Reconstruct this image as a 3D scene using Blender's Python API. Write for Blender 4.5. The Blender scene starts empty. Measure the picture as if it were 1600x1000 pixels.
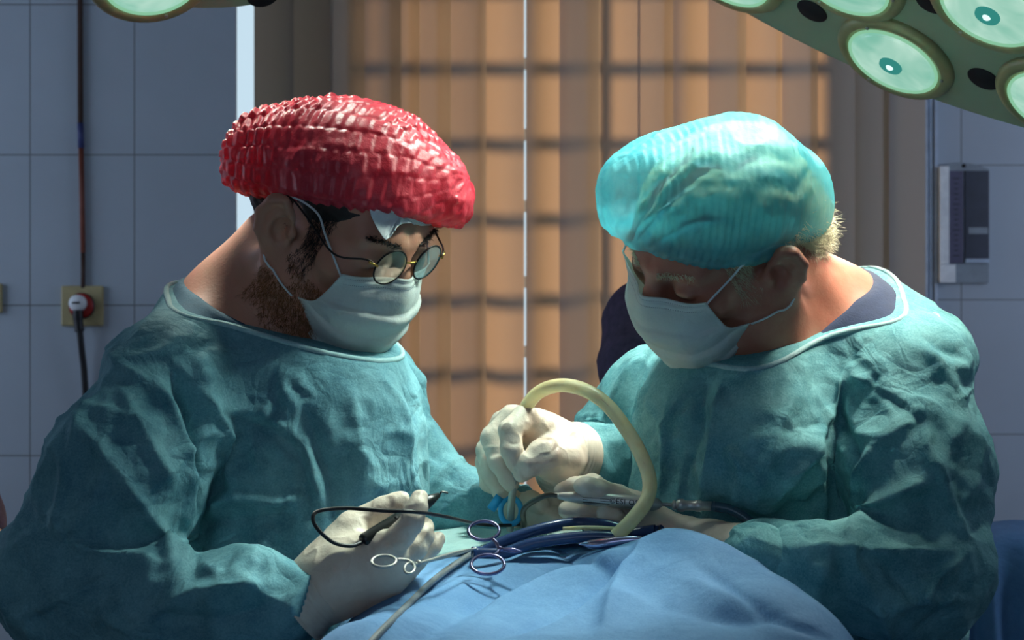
import bpy, math, random
import numpy as np
from mathutils import Vector, Matrix
random.seed(7)
RNG = np.random.default_rng(11)
SC = bpy.context.scene
COL = SC.collection

# ------------------------------------------------------------------ camera
F = 2600.0                      # focal length in pixels of the 1600 px wide frame
CZ = 1.35                       # camera height
cam_d = bpy.data.cameras.new('camera')
cam_d.sensor_width = 36.0
cam_d.lens = F / 1600.0 * 36.0
cam_d.clip_start = 0.05
cam_d.dof.use_dof = True
cam_d.dof.focus_distance = 1.98
cam_d.dof.aperture_fstop = 9.0
cam = bpy.data.objects.new('camera', cam_d)
cam.location = (0, 0, CZ)
cam.rotation_euler = (math.pi / 2, 0, 0)
COL.objects.link(cam)
SC.camera = cam

# ------------------------------------------------------------------ world, sun, area lights, exposure
SC.view_settings.view_transform = 'Standard'
SC.view_settings.look = 'None'
SC.view_settings.gamma = 1.0
SC.view_settings.exposure = 0.0
SC.view_settings.use_curve_mapping = False
wd = bpy.data.worlds.new('sky')
SC.world = wd
wd.use_nodes = True
bg = wd.node_tree.nodes['Background']
bg.inputs[0].default_value = (0.66, 0.83, 1.0, 1)
bg.inputs[1].default_value = 0.95

def W(px, py, d):
    return np.array([(px - 800.0) * d / F, d, CZ - (py - 500.0) * d / F])

def aim(o, target):
    o.rotation_euler = (Vector(target) - o.location).to_track_quat('-Z', 'Y').to_euler()

def light(name, kind, loc, target, energy, color, **kw):
    l = bpy.data.lights.new(name, kind)
    l.energy = energy
    l.color = color
    for k, v in kw.items():
        setattr(l, k, v)
    o = bpy.data.objects.new(name, l)
    o.location = loc
    COL.objects.link(o)
    aim(o, target)
    return o

light('sun', 'SUN', (3, 8, 4), (3 - 0.62, 8 - 1.0, 4 - 0.20), 11.0, (1.0, 0.68, 0.43), angle=0.10)
# added cool fill lights behind the camera and at both sides; no windows there
light('front_fill', 'AREA', (-0.6, -1.3, 1.9), (-0.1, 2.0, 1.1), 7.5, (0.55, 0.74, 1.0), shape='RECTANGLE', size=1.8, size_y=1.2)
light('left_wall_fill', 'AREA', (-2.6, 3.2, 1.7), (-0.9, 4.0, 1.5), 12.5, (0.62, 0.76, 1.0), shape='RECTANGLE', size=1.2, size_y=1.2)
light('right_wall_fill', 'AREA', (2.6, 2.7, 1.8), (1.2, 4.4, 1.4), 15.0, (0.62, 0.74, 1.0), shape='RECTANGLE', size=1.2, size_y=1.2)

# ------------------------------------------------------------------ numpy helpers
def nrm(v):
    v = np.asarray(v, float)
    return v / np.linalg.norm(v)

def rot3(y, p, r):
    y, p, r = map(math.radians, (y, p, r))
    c, s = math.cos(y), math.sin(y); Rz = np.array([[c, -s, 0], [s, c, 0], [0, 0, 1]])
    c, s = math.cos(p), math.sin(p); Ry = np.array([[c, 0, s], [0, 1, 0], [-s, 0, c]])
    c, s = math.cos(r), math.sin(r); Rx = np.array([[1, 0, 0], [0, c, -s], [0, s, c]])
    return Rz @ Ry @ Rx

def smin(a, b, k):
    h = np.clip(0.5 + 0.5 * (b - a) / k, 0, 1)
    return b + (a - b) * h - k * h * (1 - h)

def smax(a, b, k):
    return -smin(-a, -b, k)

def sph(P, c, r):
    return np.sqrt(((P - np.float32(c)) ** 2).sum(1)) - r

def cone(P, a, b, ra, rb):
    a = np.asarray(a, np.float32); b = np.asarray(b, np.float32)
    ab = b - a
    pa = P - a
    t = np.clip(pa @ ab / max(float(ab @ ab), 1e-12), 0, 1)
    d = pa - t[:, None] * ab
    return np.sqrt((d * d).sum(1)) - (ra + (rb - ra) * t)

def ell(P, c, r, R=None):
    q = P - np.asarray(c, np.float32)
    if R is not None:
        q = q @ np.asarray(R, np.float32)
    r = np.asarray(r, np.float32)
    k0 = np.sqrt(((q / r) ** 2).sum(1))
    k1 = np.sqrt(((q / (r * r)) ** 2).sum(1)) + 1e-9
    return k0 * (k0 - 1) / k1

def chain(P, pts, rad, k=0.004):
    d = None
    for i in range(len(pts) - 1):
        e = cone(P, pts[i], pts[i + 1], rad[i], rad[i + 1])
        d = e if d is None else smin(d, e, k)
    return d

def hash3(i, j, k):
    n = (i * 374761393 + j * 668265263 + k * 2147483647 + 1013904223) & 0xFFFFFFFF
    n = ((n ^ (n >> 13)) * 1274126177) & 0xFFFFFFFF
    return ((n ^ (n >> 16)) & 0xFFFF) / 65535.0

def noise(P, s, seed=0):
    q = np.asarray(P, float) * s + seed * 17.31 + 1000.0
    i = np.floor(q).astype(np.int64)
    f = q - i
    f = f * f * (3 - 2 * f)
    out = 0
    for a in (0, 1):
        for b in (0, 1):
            for c in (0, 1):
                w = (f[:, 0] if a else 1 - f[:, 0]) * (f[:, 1] if b else 1 - f[:, 1]) * (f[:, 2] if c else 1 - f[:, 2])
                out = out + w * hash3(i[:, 0] + a, i[:, 1] + b, i[:, 2] + c)
    return out * 2 - 1

def ridged(P, s, seed=0):
    return 1 - 2 * np.abs(noise(P, s, seed))

def surface_nets(S, lo, h):
    neg = S < 0
    n = [k - 1 for k in S.shape]
    def cor(A, a, b, c):
        return A[a:a + n[0], b:b + n[1], c:c + n[2]]
    cs = [(a, b, c) for a in (0, 1) for b in (0, 1) for c in (0, 1)]
    cnt = np.zeros(n, np.int8)
    for c in cs:
        cnt += cor(neg, *c)
    act = (cnt > 0) & (cnt < 8)
    I = np.argwhere(act)
    idx = -np.ones(n, np.int64)
    idx[act] = np.arange(len(I))
    val = {c: S[I[:, 0] + c[0], I[:, 1] + c[1], I[:, 2] + c[2]] for c in cs}
    pos = np.zeros((len(I), 3)); m = np.zeros(len(I))
    for a in cs:
        for ax in range(3):
            if a[ax] == 0:
                b = list(a); b[ax] = 1; b = tuple(b)
                fa, fb = val[a], val[b]
                x = (fa < 0) != (fb < 0)
                t = np.where(x, fa / np.where(x, fa - fb, 1), 0)
                p = np.array(a, float)[None] + t[:, None] * (np.array(b, float) - np.array(a, float))[None]
                pos += np.where(x[:, None], p, 0); m += x
    V = (I + pos / m[:, None]) * h + np.asarray(lo)[None]
    Q = []
    for ax in range(3):
        o = [k for k in range(3) if k != ax]
        sl0 = [slice(None)] * 3; sl1 = [slice(None)] * 3
        sl0[ax] = slice(0, -1); sl1[ax] = slice(1, None)
        A = neg[tuple(sl0)]; B = neg[tuple(sl1)]
        E = np.argwhere(A != B)
        ok = (E[:, o[0]] > 0) & (E[:, o[1]] > 0) & (E[:, o[0]] < n[o[0]]) & (E[:, o[1]] < n[o[1]])
        E = E[ok]
        inside = A[E[:, 0], E[:, 1], E[:, 2]]
        def cell(d0, d1):
            c = E.copy(); c[:, o[0]] -= d0; c[:, o[1]] -= d1
            return idx[c[:, 0], c[:, 1], c[:, 2]]
        q = np.stack([cell(1, 1), cell(0, 1), cell(0, 0), cell(1, 0)], 1)
        flip = inside if ax != 1 else ~inside
        q = np.where(flip[:, None], q, q[:, ::-1])
        Q.append(q)
    return V, np.concatenate(Q)

def sdf_mesh(fn, lo, hi, h, margin=1.7):
    lo = np.asarray(lo, float); hi = np.asarray(hi, float)
    B = 6
    nb = np.ceil((hi - lo) / (h * B)).astype(int) + 1
    n = nb * B
    cen = np.stack(np.meshgrid(*[lo[k] + (np.arange(nb[k]) * B + (B - 1) / 2) * h for k in range(3)], indexing='ij'), -1).reshape(-1, 3).astype(np.float32)
    sc = np.concatenate([fn(cen[i:i + 200000]) for i in range(0, len(cen), 200000)])
    S = np.repeat(np.repeat(np.repeat(sc.reshape(nb), B, 0), B, 1), B, 2).astype(np.float32)
    A = np.argwhere((np.abs(sc) < margin * B * h * 0.9).reshape(nb))
    off = np.stack(np.meshgrid(*[np.arange(B)] * 3, indexing='ij'), -1).reshape(-1, 3)
    for i in range(0, len(A), 1500):
        G = (A[i:i + 1500, None, :] * B + off[None]).reshape(-1, 3)
        P = (G * h + lo[None]).astype(np.float32)
        S[G[:, 0], G[:, 1], G[:, 2]] = fn(P)
    S[0] = S[-1] = 1; S[:, 0] = S[:, -1] = 1; S[:, :, 0] = S[:, :, -1] = 1
    S[np.abs(S) < 1e-9] = 1e-9
    return surface_nets(S, lo, h)

def vnormals(V, Q):
    fn = np.cross(V[Q[:, 2]] - V[Q[:, 0]], V[Q[:, 3 if Q.shape[1] == 4 else 1]] - V[Q[:, 1 if Q.shape[1] == 4 else 0]])
    N = np.zeros_like(V)
    for k in range(Q.shape[1]):
        np.add.at(N, Q[:, k], fn)
    return N / (np.linalg.norm(N, axis=1)[:, None] + 1e-12)

def smooth(V, Q, it=1, w=0.5, mask=None):
    for _ in range(it):
        acc = np.zeros_like(V); m = np.zeros(len(V))
        k = Q.shape[1]
        for a in range(k):
            b = (a + 1) % k
            np.add.at(acc, Q[:, a], V[Q[:, b]]); np.add.at(m, Q[:, a], 1)
            np.add.at(acc, Q[:, b], V[Q[:, a]]); np.add.at(m, Q[:, b], 1)
        T = acc / np.maximum(m, 1)[:, None]
        ww = w if mask is None else (w * mask)[:, None]
        V = V + ww * (T - V)
    return V

def onsurf(px, py, fn, d0=1.4, d1=2.7, n=900):
    d = np.linspace(d0, d1, n)
    P = np.stack([W(px, py, x) for x in d]).astype(np.float32)
    s = fn(P)
    k = np.argmax(s < 0)
    if s[k] >= 0:
        k = int(np.argmin(s)); return P[k].astype(float)
    if k == 0:
        return P[0].astype(float)
    t = s[k - 1] / (s[k - 1] - s[k])
    return W(px, py, d[k - 1] + t * (d[k] - d[k - 1]))

def crom(pts, n=8, closed=False):
    p = [np.asarray(q, float) for q in pts]
    if closed:
        p = [p[-1]] + p + [p[0], p[1]]
    else:
        p = [2 * p[0] - p[1]] + p + [2 * p[-1] - p[-2]]
    out = []
    for i in range(1, len(p) - 2):
        for t in np.arange(n) / n:
            a, b, c, d = p[i - 1], p[i], p[i + 1], p[i + 2]
            out.append(0.5 * (2 * b + (c - a) * t + (2 * a - 5 * b + 4 * c - d) * t * t + (3 * b - a - 3 * c + d) * t ** 3))
    if not closed:
        out.append(p[-2])
    return np.array(out)

def proj(V):
    return np.stack([800 + F * V[:, 0] / V[:, 1], 500 - F * (V[:, 2] - CZ) / V[:, 1]], 1)

# ------------------------------------------------------------------ object helpers
def link_mesh(name, V, Q, mat, parent=None, flat=False):
    me = bpy.data.meshes.new(name)
    if isinstance(Q, np.ndarray):
        V = np.asarray(V, np.float32)
        me.vertices.add(len(V)); me.vertices.foreach_set('co', V.ravel())
        k = Q.shape[1]
        me.loops.add(Q.size); me.loops.foreach_set('vertex_index', Q.ravel().astype(np.int32))
        me.polygons.add(len(Q))
        me.polygons.foreach_set('loop_start', np.arange(0, Q.size, k, dtype=np.int32))
        me.polygons.foreach_set('loop_total', np.full(len(Q), k, np.int32))
        me.update(calc_edges=True)
    else:
        me.from_pydata([tuple(map(float, v)) for v in V], [], [tuple(map(int, q)) for q in Q])
        me.update()
    me.validate()
    if not flat:
        me.polygons.foreach_set('use_smooth', np.ones(len(me.polygons), bool))
    o = bpy.data.objects.new(name, me)
    if mat is not None:
        me.materials.append(mat)
    COL.objects.link(o)
    if parent is not None:
        o.parent = parent
    return o

class MB:
    """collects pieces that belong to one part, then links them as one mesh"""
    def __init__(s):
        s.V = []; s.Q = []
    def add(s, V, Q):
        o = len(s.V)
        s.V.extend([np.asarray(v, float) for v in V])
        s.Q.extend([tuple(int(i) + o for i in q) for q in Q])
        return s
    def box(s, c, size, R=None):
        h = np.array(size) / 2
        vs = [np.array([x, y, z]) * h for x in (-1, 1) for y in (-1, 1) for z in (-1, 1)]
        if R is not None:
            vs = [R @ v for v in vs]
        return s.add([np.array(c) + v for v in vs], [(0, 1, 3, 2), (4, 6, 7, 5), (0, 4, 5, 1), (2, 3, 7, 6), (0, 2, 6, 4), (1, 5, 7, 3)])
    def tube(s, pts, rad, n=12, caps=True, closed=False):
        pts = [np.asarray(p, float) for p in pts]
        m = len(pts)
        rad = [rad] * m if np.isscalar(rad) else list(rad)
        up = None; V = []
        for i in range(m):
            if closed:
                t = nrm(pts[(i + 1) % m] - pts[i - 1])
            else:
                t = nrm(pts[min(i + 1, m - 1)] - pts[max(i - 1, 0)])
            if up is None:
                a = np.array([0, 0, 1.0]) if abs(t[2]) < 0.9 else np.array([1.0, 0, 0])
                up = nrm(np.cross(np.cross(t, a), t))
            else:
                up = up - t * (up @ t)
                up = nrm(up)
            b = np.cross(t, up)
            for k in range(n):
                th = 2 * math.pi * k / n
                V.append(pts[i] + rad[i] * (math.cos(th) * up + math.sin(th) * b))
        Q = []
        for i in range(m if closed else m - 1):
            j = (i + 1) % m
            for k in range(n):
                Q.append((i * n + k, j * n + k, j * n + (k + 1) % n, i * n + (k + 1) % n)[::-1])
        if caps and not closed:
            Q.append(tuple(range(n))); Q.append(tuple(range((m - 1) * n, m * n))[::-1])
        return s.add(V, Q)
    def lathe(s, org, ax, prof, n=40, close=False):
        """prof: list of (radius, height along ax)"""
        ax = nrm(ax); a = np.array([1.0, 0, 0]) if abs(ax[0]) < 0.8 else np.array([0, 1.0, 0])
        u = nrm(np.cross(ax, a)); v = np.cross(ax, u)
        V = []; Q = []
        for r, z in prof:
            for k in range(n):
                th = 2 * math.pi * k / n
                V.append(np.asarray(org) + ax * z + r * (math.cos(th) * u + math.sin(th) * v))
        for i in range(len(prof) - 1):
            for k in range(n):
                Q.append((i * n + k, i * n + (k + 1) % n, (i + 1) * n + (k + 1) % n, (i + 1) * n + k))
        Q.append(tuple(range(n))[::-1]); Q.append(tuple(range((len(prof) - 1) * n, len(prof) * n)))
        return s.add(V, Q)
    def build(s, name, mat, parent=None, flat=False):
        return link_mesh(name, s.V, s.Q, mat, parent, flat)

def tag(o, label=None, cat=None, group=None, kind=None):
    if label: o['label'] = label
    if cat: o['category'] = cat
    if group: o['group'] = group
    if kind: o['kind'] = kind
    return o

def thing(name, loc, label, cat, group=None):
    o = bpy.data.objects.new(name, None)
    o.empty_display_size = 0.05
    o.location = tuple(map(float, loc))
    COL.objects.link(o)
    return tag(o, label, cat, group)

def adopt(child, parent):
    """parent a mesh built in world coordinates to a located Empty"""
    child.parent = parent
    child.matrix_parent_inverse = Matrix.Translation(parent.location).inverted()
    return child

# ------------------------------------------------------------------ materials
def srgb(r, g, b):
    f = lambda c: c / 12.92 if c <= 0.04045 else ((c + 0.055) / 1.055) ** 2.4
    return (f(r / 255), f(g / 255), f(b / 255), 1)

class NT:
    def __init__(s, name):
        s.m = bpy.data.materials.new(name); s.m.use_nodes = True
        s.t = s.m.node_tree; s.t.nodes.clear()
        s.out = s.n('ShaderNodeOutputMaterial')
        s.tc = s.n('ShaderNodeTexCoord')
    def n(s, typ, **kw):
        o = s.t.nodes.new(typ)
        for k, v in kw.items():
            setattr(o, k, v)
        return o
    def l(s, a, b):
        s.t.links.new(a, b)
    def noise(s, scale, detail=3, rough=0.55, vec=None, dist=0.0):
        o = s.n('ShaderNodeTexNoise'); o.inputs['Scale'].default_value = scale
        o.inputs['Detail'].default_value = detail; o.inputs['Roughness'].default_value = rough
        o.inputs['Distortion'].default_value = dist
        s.l(vec if vec is not None else s.tc.outputs['Object'], o.inputs['Vector'])
        return o.outputs['Fac']
    def ramp(s, fac, stops):
        o = s.n('ShaderNodeValToRGB')
        e = o.color_ramp.elements
        e[0].position, e[0].color = stops[0]
        e[1].position, e[1].color = stops[-1]
        for p, c in stops[1:-1]:
            k = e.new(p); k.color = c
        s.l(fac, o.inputs[0])
        return o.outputs[0]
    def mapping(s, scale):
        o = s.n('ShaderNodeMapping'); o.inputs['Scale'].default_value = scale
        s.l(s.tc.outputs['Object'], o.inputs[0])
        return o.outputs[0]
    def bump(s, h, strength, dist, prev=None):
        o = s.n('ShaderNodeBump'); o.inputs['Strength'].default_value = strength; o.inputs['Distance'].default_value = dist
        s.l(h, o.inputs['Height'])
        if prev is not None:
            s.l(prev, o.inputs['Normal'])
        return o.outputs[0]
    def pr(s, color, rough=0.5, metal=0.0, normal=None, **kw):
        o = s.n('ShaderNodeBsdfPrincipled')
        if hasattr(color, 'links') or hasattr(color, 'is_linked'):
            s.l(color, o.inputs['Base Color'])
        else:
            o.inputs['Base Color'].default_value = color
        o.inputs['Roughness'].default_value = rough
        o.inputs['Metallic'].default_value = metal
        for k, v in kw.items():
            o.inputs[k].default_value = v
        if normal is not None:
            s.l(normal, o.inputs['Normal'])
        return o
    def mix(s, fac, a, b):
        o = s.n('ShaderNodeMixShader')
        if isinstance(fac, (int, float)):
            o.inputs[0].default_value = fac
        else:
            s.l(fac, o.inputs[0])
        s.l(a, o.inputs[1]); s.l(b, o.inputs[2])
        return o.outputs[0]
    def transl(s, color, normal=None):
        o = s.n('ShaderNodeBsdfTranslucent')
        if hasattr(color, 'is_linked'):
            s.l(color, o.inputs[0])
        else:
            o.inputs[0].default_value = color
        if normal is not None:
            s.l(normal, o.inputs['Normal'])
        return o.outputs[0]
    def transp(s, color=(1, 1, 1, 1)):
        o = s.n('ShaderNodeBsdfTransparent'); o.inputs[0].default_value = color
        return o.outputs[0]
    def done(s, sh):
        s.l(sh, s.out.inputs['Surface'])
        return s.m

def plain(name, color, rough=0.5, metal=0.0, vary=0.12, scale=30, bumps=0.0, **kw):
    t = NT(name)
    f = t.noise(scale, 4)
    c0 = tuple(x * (1 - vary) for x in color[:3]) + (1,)
    c1 = tuple(min(1, x * (1 + vary)) for x in color[:3]) + (1,)
    c = t.ramp(f, [(0.3, c0), (0.7, c1)])
    nm = t.bump(t.noise(scale * 6, 3), bumps, 0.002) if bumps else None
    return t.done(t.pr(c, rough, metal, nm, **kw).outputs[0])

def cloth(name, dark, lightc, trans, tcol, scale=26, rough=0.8, clear=0.0, crinkle=0.35, fib=0.25):
    """thin non-woven fabric: mottled fibres, fine crinkles, some light passing through"""
    t = NT(name)
    a = t.noise(scale, 5, 0.65); b = t.noise(420, 3, 0.7)
    mx = t.n('ShaderNodeMath', operation='MULTIPLY_ADD'); mx.inputs[1].default_value = 0.45
    ad = t.n('ShaderNodeMath', operation='MULTIPLY'); ad.inputs[1].default_value = 0.55
    t.l(a, ad.inputs[0]); t.l(b, mx.inputs[0]); t.l(ad.outputs[0], mx.inputs[2])
    c = t.ramp(mx.outputs[0], [(0.36, dark), (0.64, lightc)])
    v = t.n('ShaderNodeTexVoronoi', feature='DISTANCE_TO_EDGE'); v.inputs['Scale'].default_value = 22
    wv = t.n('ShaderNodeMixRGB'); wv.inputs[0].default_value = 0.12
    nz = t.n('ShaderNodeTexNoise'); nz.inputs['Scale'].default_value = 9
    t.l(t.tc.outputs['Object'], nz.inputs['Vector'])
    t.l(t.tc.outputs['Object'], wv.inputs[1]); t.l(nz.outputs['Color'], wv.inputs[2])
    t.l(wv.outputs[0], v.inputs['Vector'])
    v2 = t.n('ShaderNodeTexVoronoi', feature='DISTANCE_TO_EDGE'); v2.inputs['Scale'].default_value = 47
    t.l(wv.outputs[0], v2.inputs['Vector'])
    n0 = t.bump(v2.outputs[0], crinkle * .8, 0.007)
    n1 = t.bump(v.outputs[0], crinkle * 1.3, 0.012, n0)
    n2 = t.bump(t.noise(60, 4, 0.6), 0.3, 0.004, n1)
    n3 = t.bump(b, fib, 0.001, n2)
    sh = t.mix(trans, t.pr(c, rough, 0, n3, **{'Specular IOR Level': 0.3}).outputs[0], t.transl(tcol, n3))
    if clear:
        sh = t.mix(clear, sh, t.transp((0.9, 1, 1, 1)))
    return t.done(sh)

def skin(name, base, red, rough=0.5):
    t = NT(name)
    c = t.ramp(t.noise(35, 5, 0.6), [(0.3, base), (0.72, red)])
    n = t.bump(t.noise(260, 4), 0.25, 0.0012)
    return t.done(t.pr(c, rough, 0, n, **{'Subsurface Weight': 0.12, 'Subsurface Radius': (0.012, 0.004, 0.002)}).outputs[0])

def emit(name, color, strength):
    t = NT(name)
    e = t.n('ShaderNodeEmission'); e.inputs[0].default_value = color; e.inputs[1].default_value = strength
    return t.done(e.outputs[0])

M = {}
M['gown_left'] = cloth('teal_gown', srgb(80, 132, 148), srgb(136, 190, 198), 0.24, srgb(110, 178, 186))
M['gown_right'] = cloth('aqua_gown', srgb(76, 138, 150), srgb(140, 201, 204), 0.24, srgb(110, 185, 190))
M['trim'] = cloth('gown_binding', srgb(140, 185, 190), srgb(185, 214, 214), 0.15, srgb(150, 210, 210), crinkle=0.1)
M['scrub'] = plain('blue_scrub_cotton', srgb(52, 96, 118), 0.85, bumps=0.3, scale=80)
M['scrub_navy'] = plain('navy_scrub_cotton', srgb(34, 46, 74), 0.85, bumps=0.3, scale=80)
M['purple'] = plain('purple_scrub_cotton', srgb(74, 62, 88), 0.9, bumps=0.5, scale=60, vary=0.3)
M['mask'] = cloth('mask_paper', srgb(222, 230, 226), srgb(238, 243, 238), 0.35, srgb(235, 242, 232), crinkle=0.08, fib=0.1)
M['elastic'] = plain('white_elastic', srgb(215, 222, 222), 0.7)
M['glove'] = None
M['skin_l'] = skin('skin_light', srgb(188, 138, 112), srgb(196, 132, 108))
M['skin_r'] = skin('skin_ruddy', srgb(178, 122, 98), srgb(170, 100, 80))
M['skin_d'] = skin('skin_dark', srgb(120, 92, 76), srgb(110, 80, 64))
M['hair_dark'] = plain('dark_hair', srgb(38, 28, 24), 0.55)
M['hair_red'] = plain('ginger_beard', srgb(150, 100, 56), 0.45, vary=0.4, scale=120)
M['hair_white'] = plain('pale_hair', srgb(222, 212, 178), 0.5, vary=0.15, scale=60)
M['steel'] = plain('brushed_steel', srgb(186, 184, 178), 0.38, 0.7, vary=0.06)
M['steel_dark'] = plain('dark_steel', srgb(95, 92, 88), 0.3, 1.0)
M['black_wire'] = plain('black_metal_wire', srgb(36, 30, 28), 0.35, 0.6)
M['gold'] = plain('brass_bridge', srgb(200, 160, 80), 0.3, 1.0)
M['black_rubber'] = plain('black_rubber', srgb(17, 16, 22), 0.45)
M['green_black'] = plain('pencil_black_plastic', srgb(26, 29, 27), 0.32)
M['hose'] = plain('navy_hose_rubber', srgb(44, 66, 106), 0.22, vary=0.1)
M['grey_cable'] = plain('grey_cable_rubber', srgb(122, 128, 132), 0.5)
M['blue_clip'] = plain('bright_blue_plastic', srgb(50, 170, 225), 0.35)
M['cover'] = cloth('blue_cover_cloth', srgb(104, 152, 200), srgb(126, 174, 218), 0.1, srgb(90, 150, 200), scale=14, crinkle=0.1, fib=0.15)
M['drape'] = cloth('blue_drape_paper', srgb(100, 144, 190), srgb(122, 166, 208), 0.12, srgb(90, 150, 200), scale=14, crinkle=0.12, fib=0.15)
M['drape2'] = cloth('teal_drape_paper', srgb(176, 216, 216), srgb(204, 232, 226), 0.12, srgb(180, 220, 215), scale=14, crinkle=0.15)
M['paper'] = plain('white_tissue', srgb(218, 222, 222), 0.9, bumps=0.2)
M['housing'] = plain('olive_lamp_enamel', srgb(158, 172, 146), 0.55, vary=0.05, scale=8)
M['lamp_ring'] = plain('bronze_lamp_ring', srgb(170, 164, 122), 0.4, 0.2)
M['black_hole'] = plain('black_vent_mesh', srgb(16, 10, 18), 0.7)
M['cream_plastic'] = plain('cream_socket_plastic', srgb(176, 162, 118), 0.5)
M['red_plastic'] = plain('red_socket_ring', srgb(170, 30, 24), 0.45)
M['white_plastic'] = plain('white_plastic', srgb(238, 242, 245), 0.5)
M['pvc'] = plain('white_pvc_frame', srgb(180, 196, 214), 0.45)
M['plaster'] = plain('white_plaster', srgb(205, 212, 218), 0.8, bumps=0.1)
M['floor'] = plain('grey_vinyl_floor', srgb(120, 122, 122), 0.4, vary=0.08, scale=6)

t = NT('latex_glove')
c = t.ramp(t.noise(30, 4), [(0.3, srgb(216, 198, 180)), (0.7, srgb(230, 218, 200))])
n = t.bump(t.noise(70, 4, 0.6), 0.35, 0.004)
n = t.bump(t.noise(320, 3), 0.15, 0.001, n)
M['glove'] = t.done(t.mix(0.12, t.pr(c, 0.45, 0, n, **{'Specular IOR Level': 0.4}).outputs[0], t.transl(srgb(235, 205, 180), n)))

def capmat(name, dark, lightc, tcol, clear, trans, rough):
    t = NT(name)
    c = t.ramp(t.noise(40, 4), [(0.35, dark), (0.65, lightc)])
    n = t.bump(t.noise(110, 4, 0.65), 0.35, 0.004)
    sh = t.mix(trans, t.pr(c, rough, 0, n, **{'Specular IOR Level': 0.6}).outputs[0], t.transl(tcol, n))
    if clear:
        sh = t.mix(clear, sh, t.transp((0.8, 1, 1, 1)))
    return t.done(sh)
M['cap_red'] = capmat('red_bouffant_paper', srgb(206, 44, 66), srgb(236, 78, 92), srgb(240, 40, 60), 0, 0.28, 0.36)
M['cap_blue'] = capmat('aqua_bouffant_paper', srgb(70, 172, 188), srgb(112, 200, 208), srgb(80, 205, 225), 0.42, 0.3, 0.5)

t = NT('clear_lens')
g = t.n('ShaderNodeBsdfGlossy'); g.inputs['Roughness'].default_value = 0.05
fr = t.n('ShaderNodeFresnel'); fr.inputs[0].default_value = 1.5
fm = t.n('ShaderNodeMath', operation='MULTIPLY'); fm.inputs[1].default_value = .45; t.l(fr.outputs[0], fm.inputs[0])
M['lens'] = t.done(t.mix(fm.outputs[0], t.transp((0.97, 0.99, 0.97, 1)), g.outputs[0]))

t = NT('yellow_silicone_tube')
c = t.ramp(t.noise(55, 4, 0.6, t.mapping((1, 1, 1))), [(0.45, srgb(242, 234, 194)), (0.68, srgb(234, 214, 168))])
n = t.bump(t.noise(90, 3), 0.1, 0.002)
M['tube'] = t.done(t.mix(0.35, t.pr(c, 0.25, 0, n).outputs[0], t.transl(srgb(250, 244, 205))))
M['tube_stain'] = plain('pink_stain', srgb(196, 140, 108), 0.4)
t = NT('clear_blue_hose')
M['clear_hose'] = t.done(t.mix(0.35, t.pr(srgb(60, 88, 104), 0.15).outputs[0], t.transp((0.7, 0.85, 0.9, 1))))

def tilemat(name, tw, th, ox, oz, base, grout):
    t = NT(name)
    sep = t.n('ShaderNodeSeparateXYZ'); t.l(t.tc.outputs['Object'], sep.inputs[0])
    def edge(sock, period, off):
        a = t.n('ShaderNodeMath', operation='SUBTRACT'); a.inputs[1].default_value = off; t.l(sock, a.inputs[0])
        b = t.n('ShaderNodeMath', operation='PINGPONG'); b.inputs[1].default_value = period / 2; t.l(a.outputs[0], b.inputs[0])
        d = t.n('ShaderNodeMath', operation='LESS_THAN'); d.inputs[1].default_value = 0.0016; t.l(b.outputs[0], d.inputs[0])
        return d.outputs[0]
    m = t.n('ShaderNodeMath', operation='MAXIMUM')
    t.l(edge(sep.outputs[0], tw, ox), m.inputs[0]); t.l(edge(sep.outputs[2], th, oz), m.inputs[1])
    b0 = t.ramp(t.noise(5, 3), [(0.3, tuple(x * 0.94 for x in base[:3]) + (1,)), (0.7, base)])
    mc = t.n('ShaderNodeMixRGB'); t.l(m.outputs[0], mc.inputs[0]); t.l(b0, mc.inputs[1]); mc.inputs[2].default_value = grout
    inv = t.n('ShaderNodeMath', operation='SUBTRACT'); inv.inputs[0].default_value = 1; t.l(m.outputs[0], inv.inputs[1])
    n = t.bump(inv.outputs[0], 0.4, 0.003)
    return t.done(t.pr(mc.outputs[0], 0.35, 0, n).outputs[0])
zg = CZ - (242 - 500) * 4.0 / F
M['tile_l'] = tilemat('glazed_wall_tile', 0.2508, 0.3615, W(47, 0, 4.0)[0], zg, srgb(176, 186, 196), srgb(120, 122, 124))
M['tile_r'] = tilemat('glazed_wall_tile_far', 0.2508, 0.3600, W(1502, 0, 4.45)[0], CZ - (258 - 500) * 4.45 / F, srgb(176, 186, 196), srgb(120, 122, 124))
t = NT('blind_fabric')
wv = t.n('ShaderNodeTexWave', wave_type='BANDS', bands_direction='Z'); wv.inputs['Scale'].default_value = 160; wv.inputs['Distortion'].default_value = 0.6
t.l(t.tc.outputs['Object'], wv.inputs['Vector'])
c = t.ramp(wv.outputs[0], [(0.2, srgb(168, 160, 152)), (0.8, srgb(188, 182, 175))])
n = t.bump(wv.outputs[0], 0.1, 0.001)
M['slat'] = t.done(t.mix(0.42, t.pr(c, 0.7, 0, n).outputs[0], t.transl(srgb(228, 212, 194))))

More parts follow.
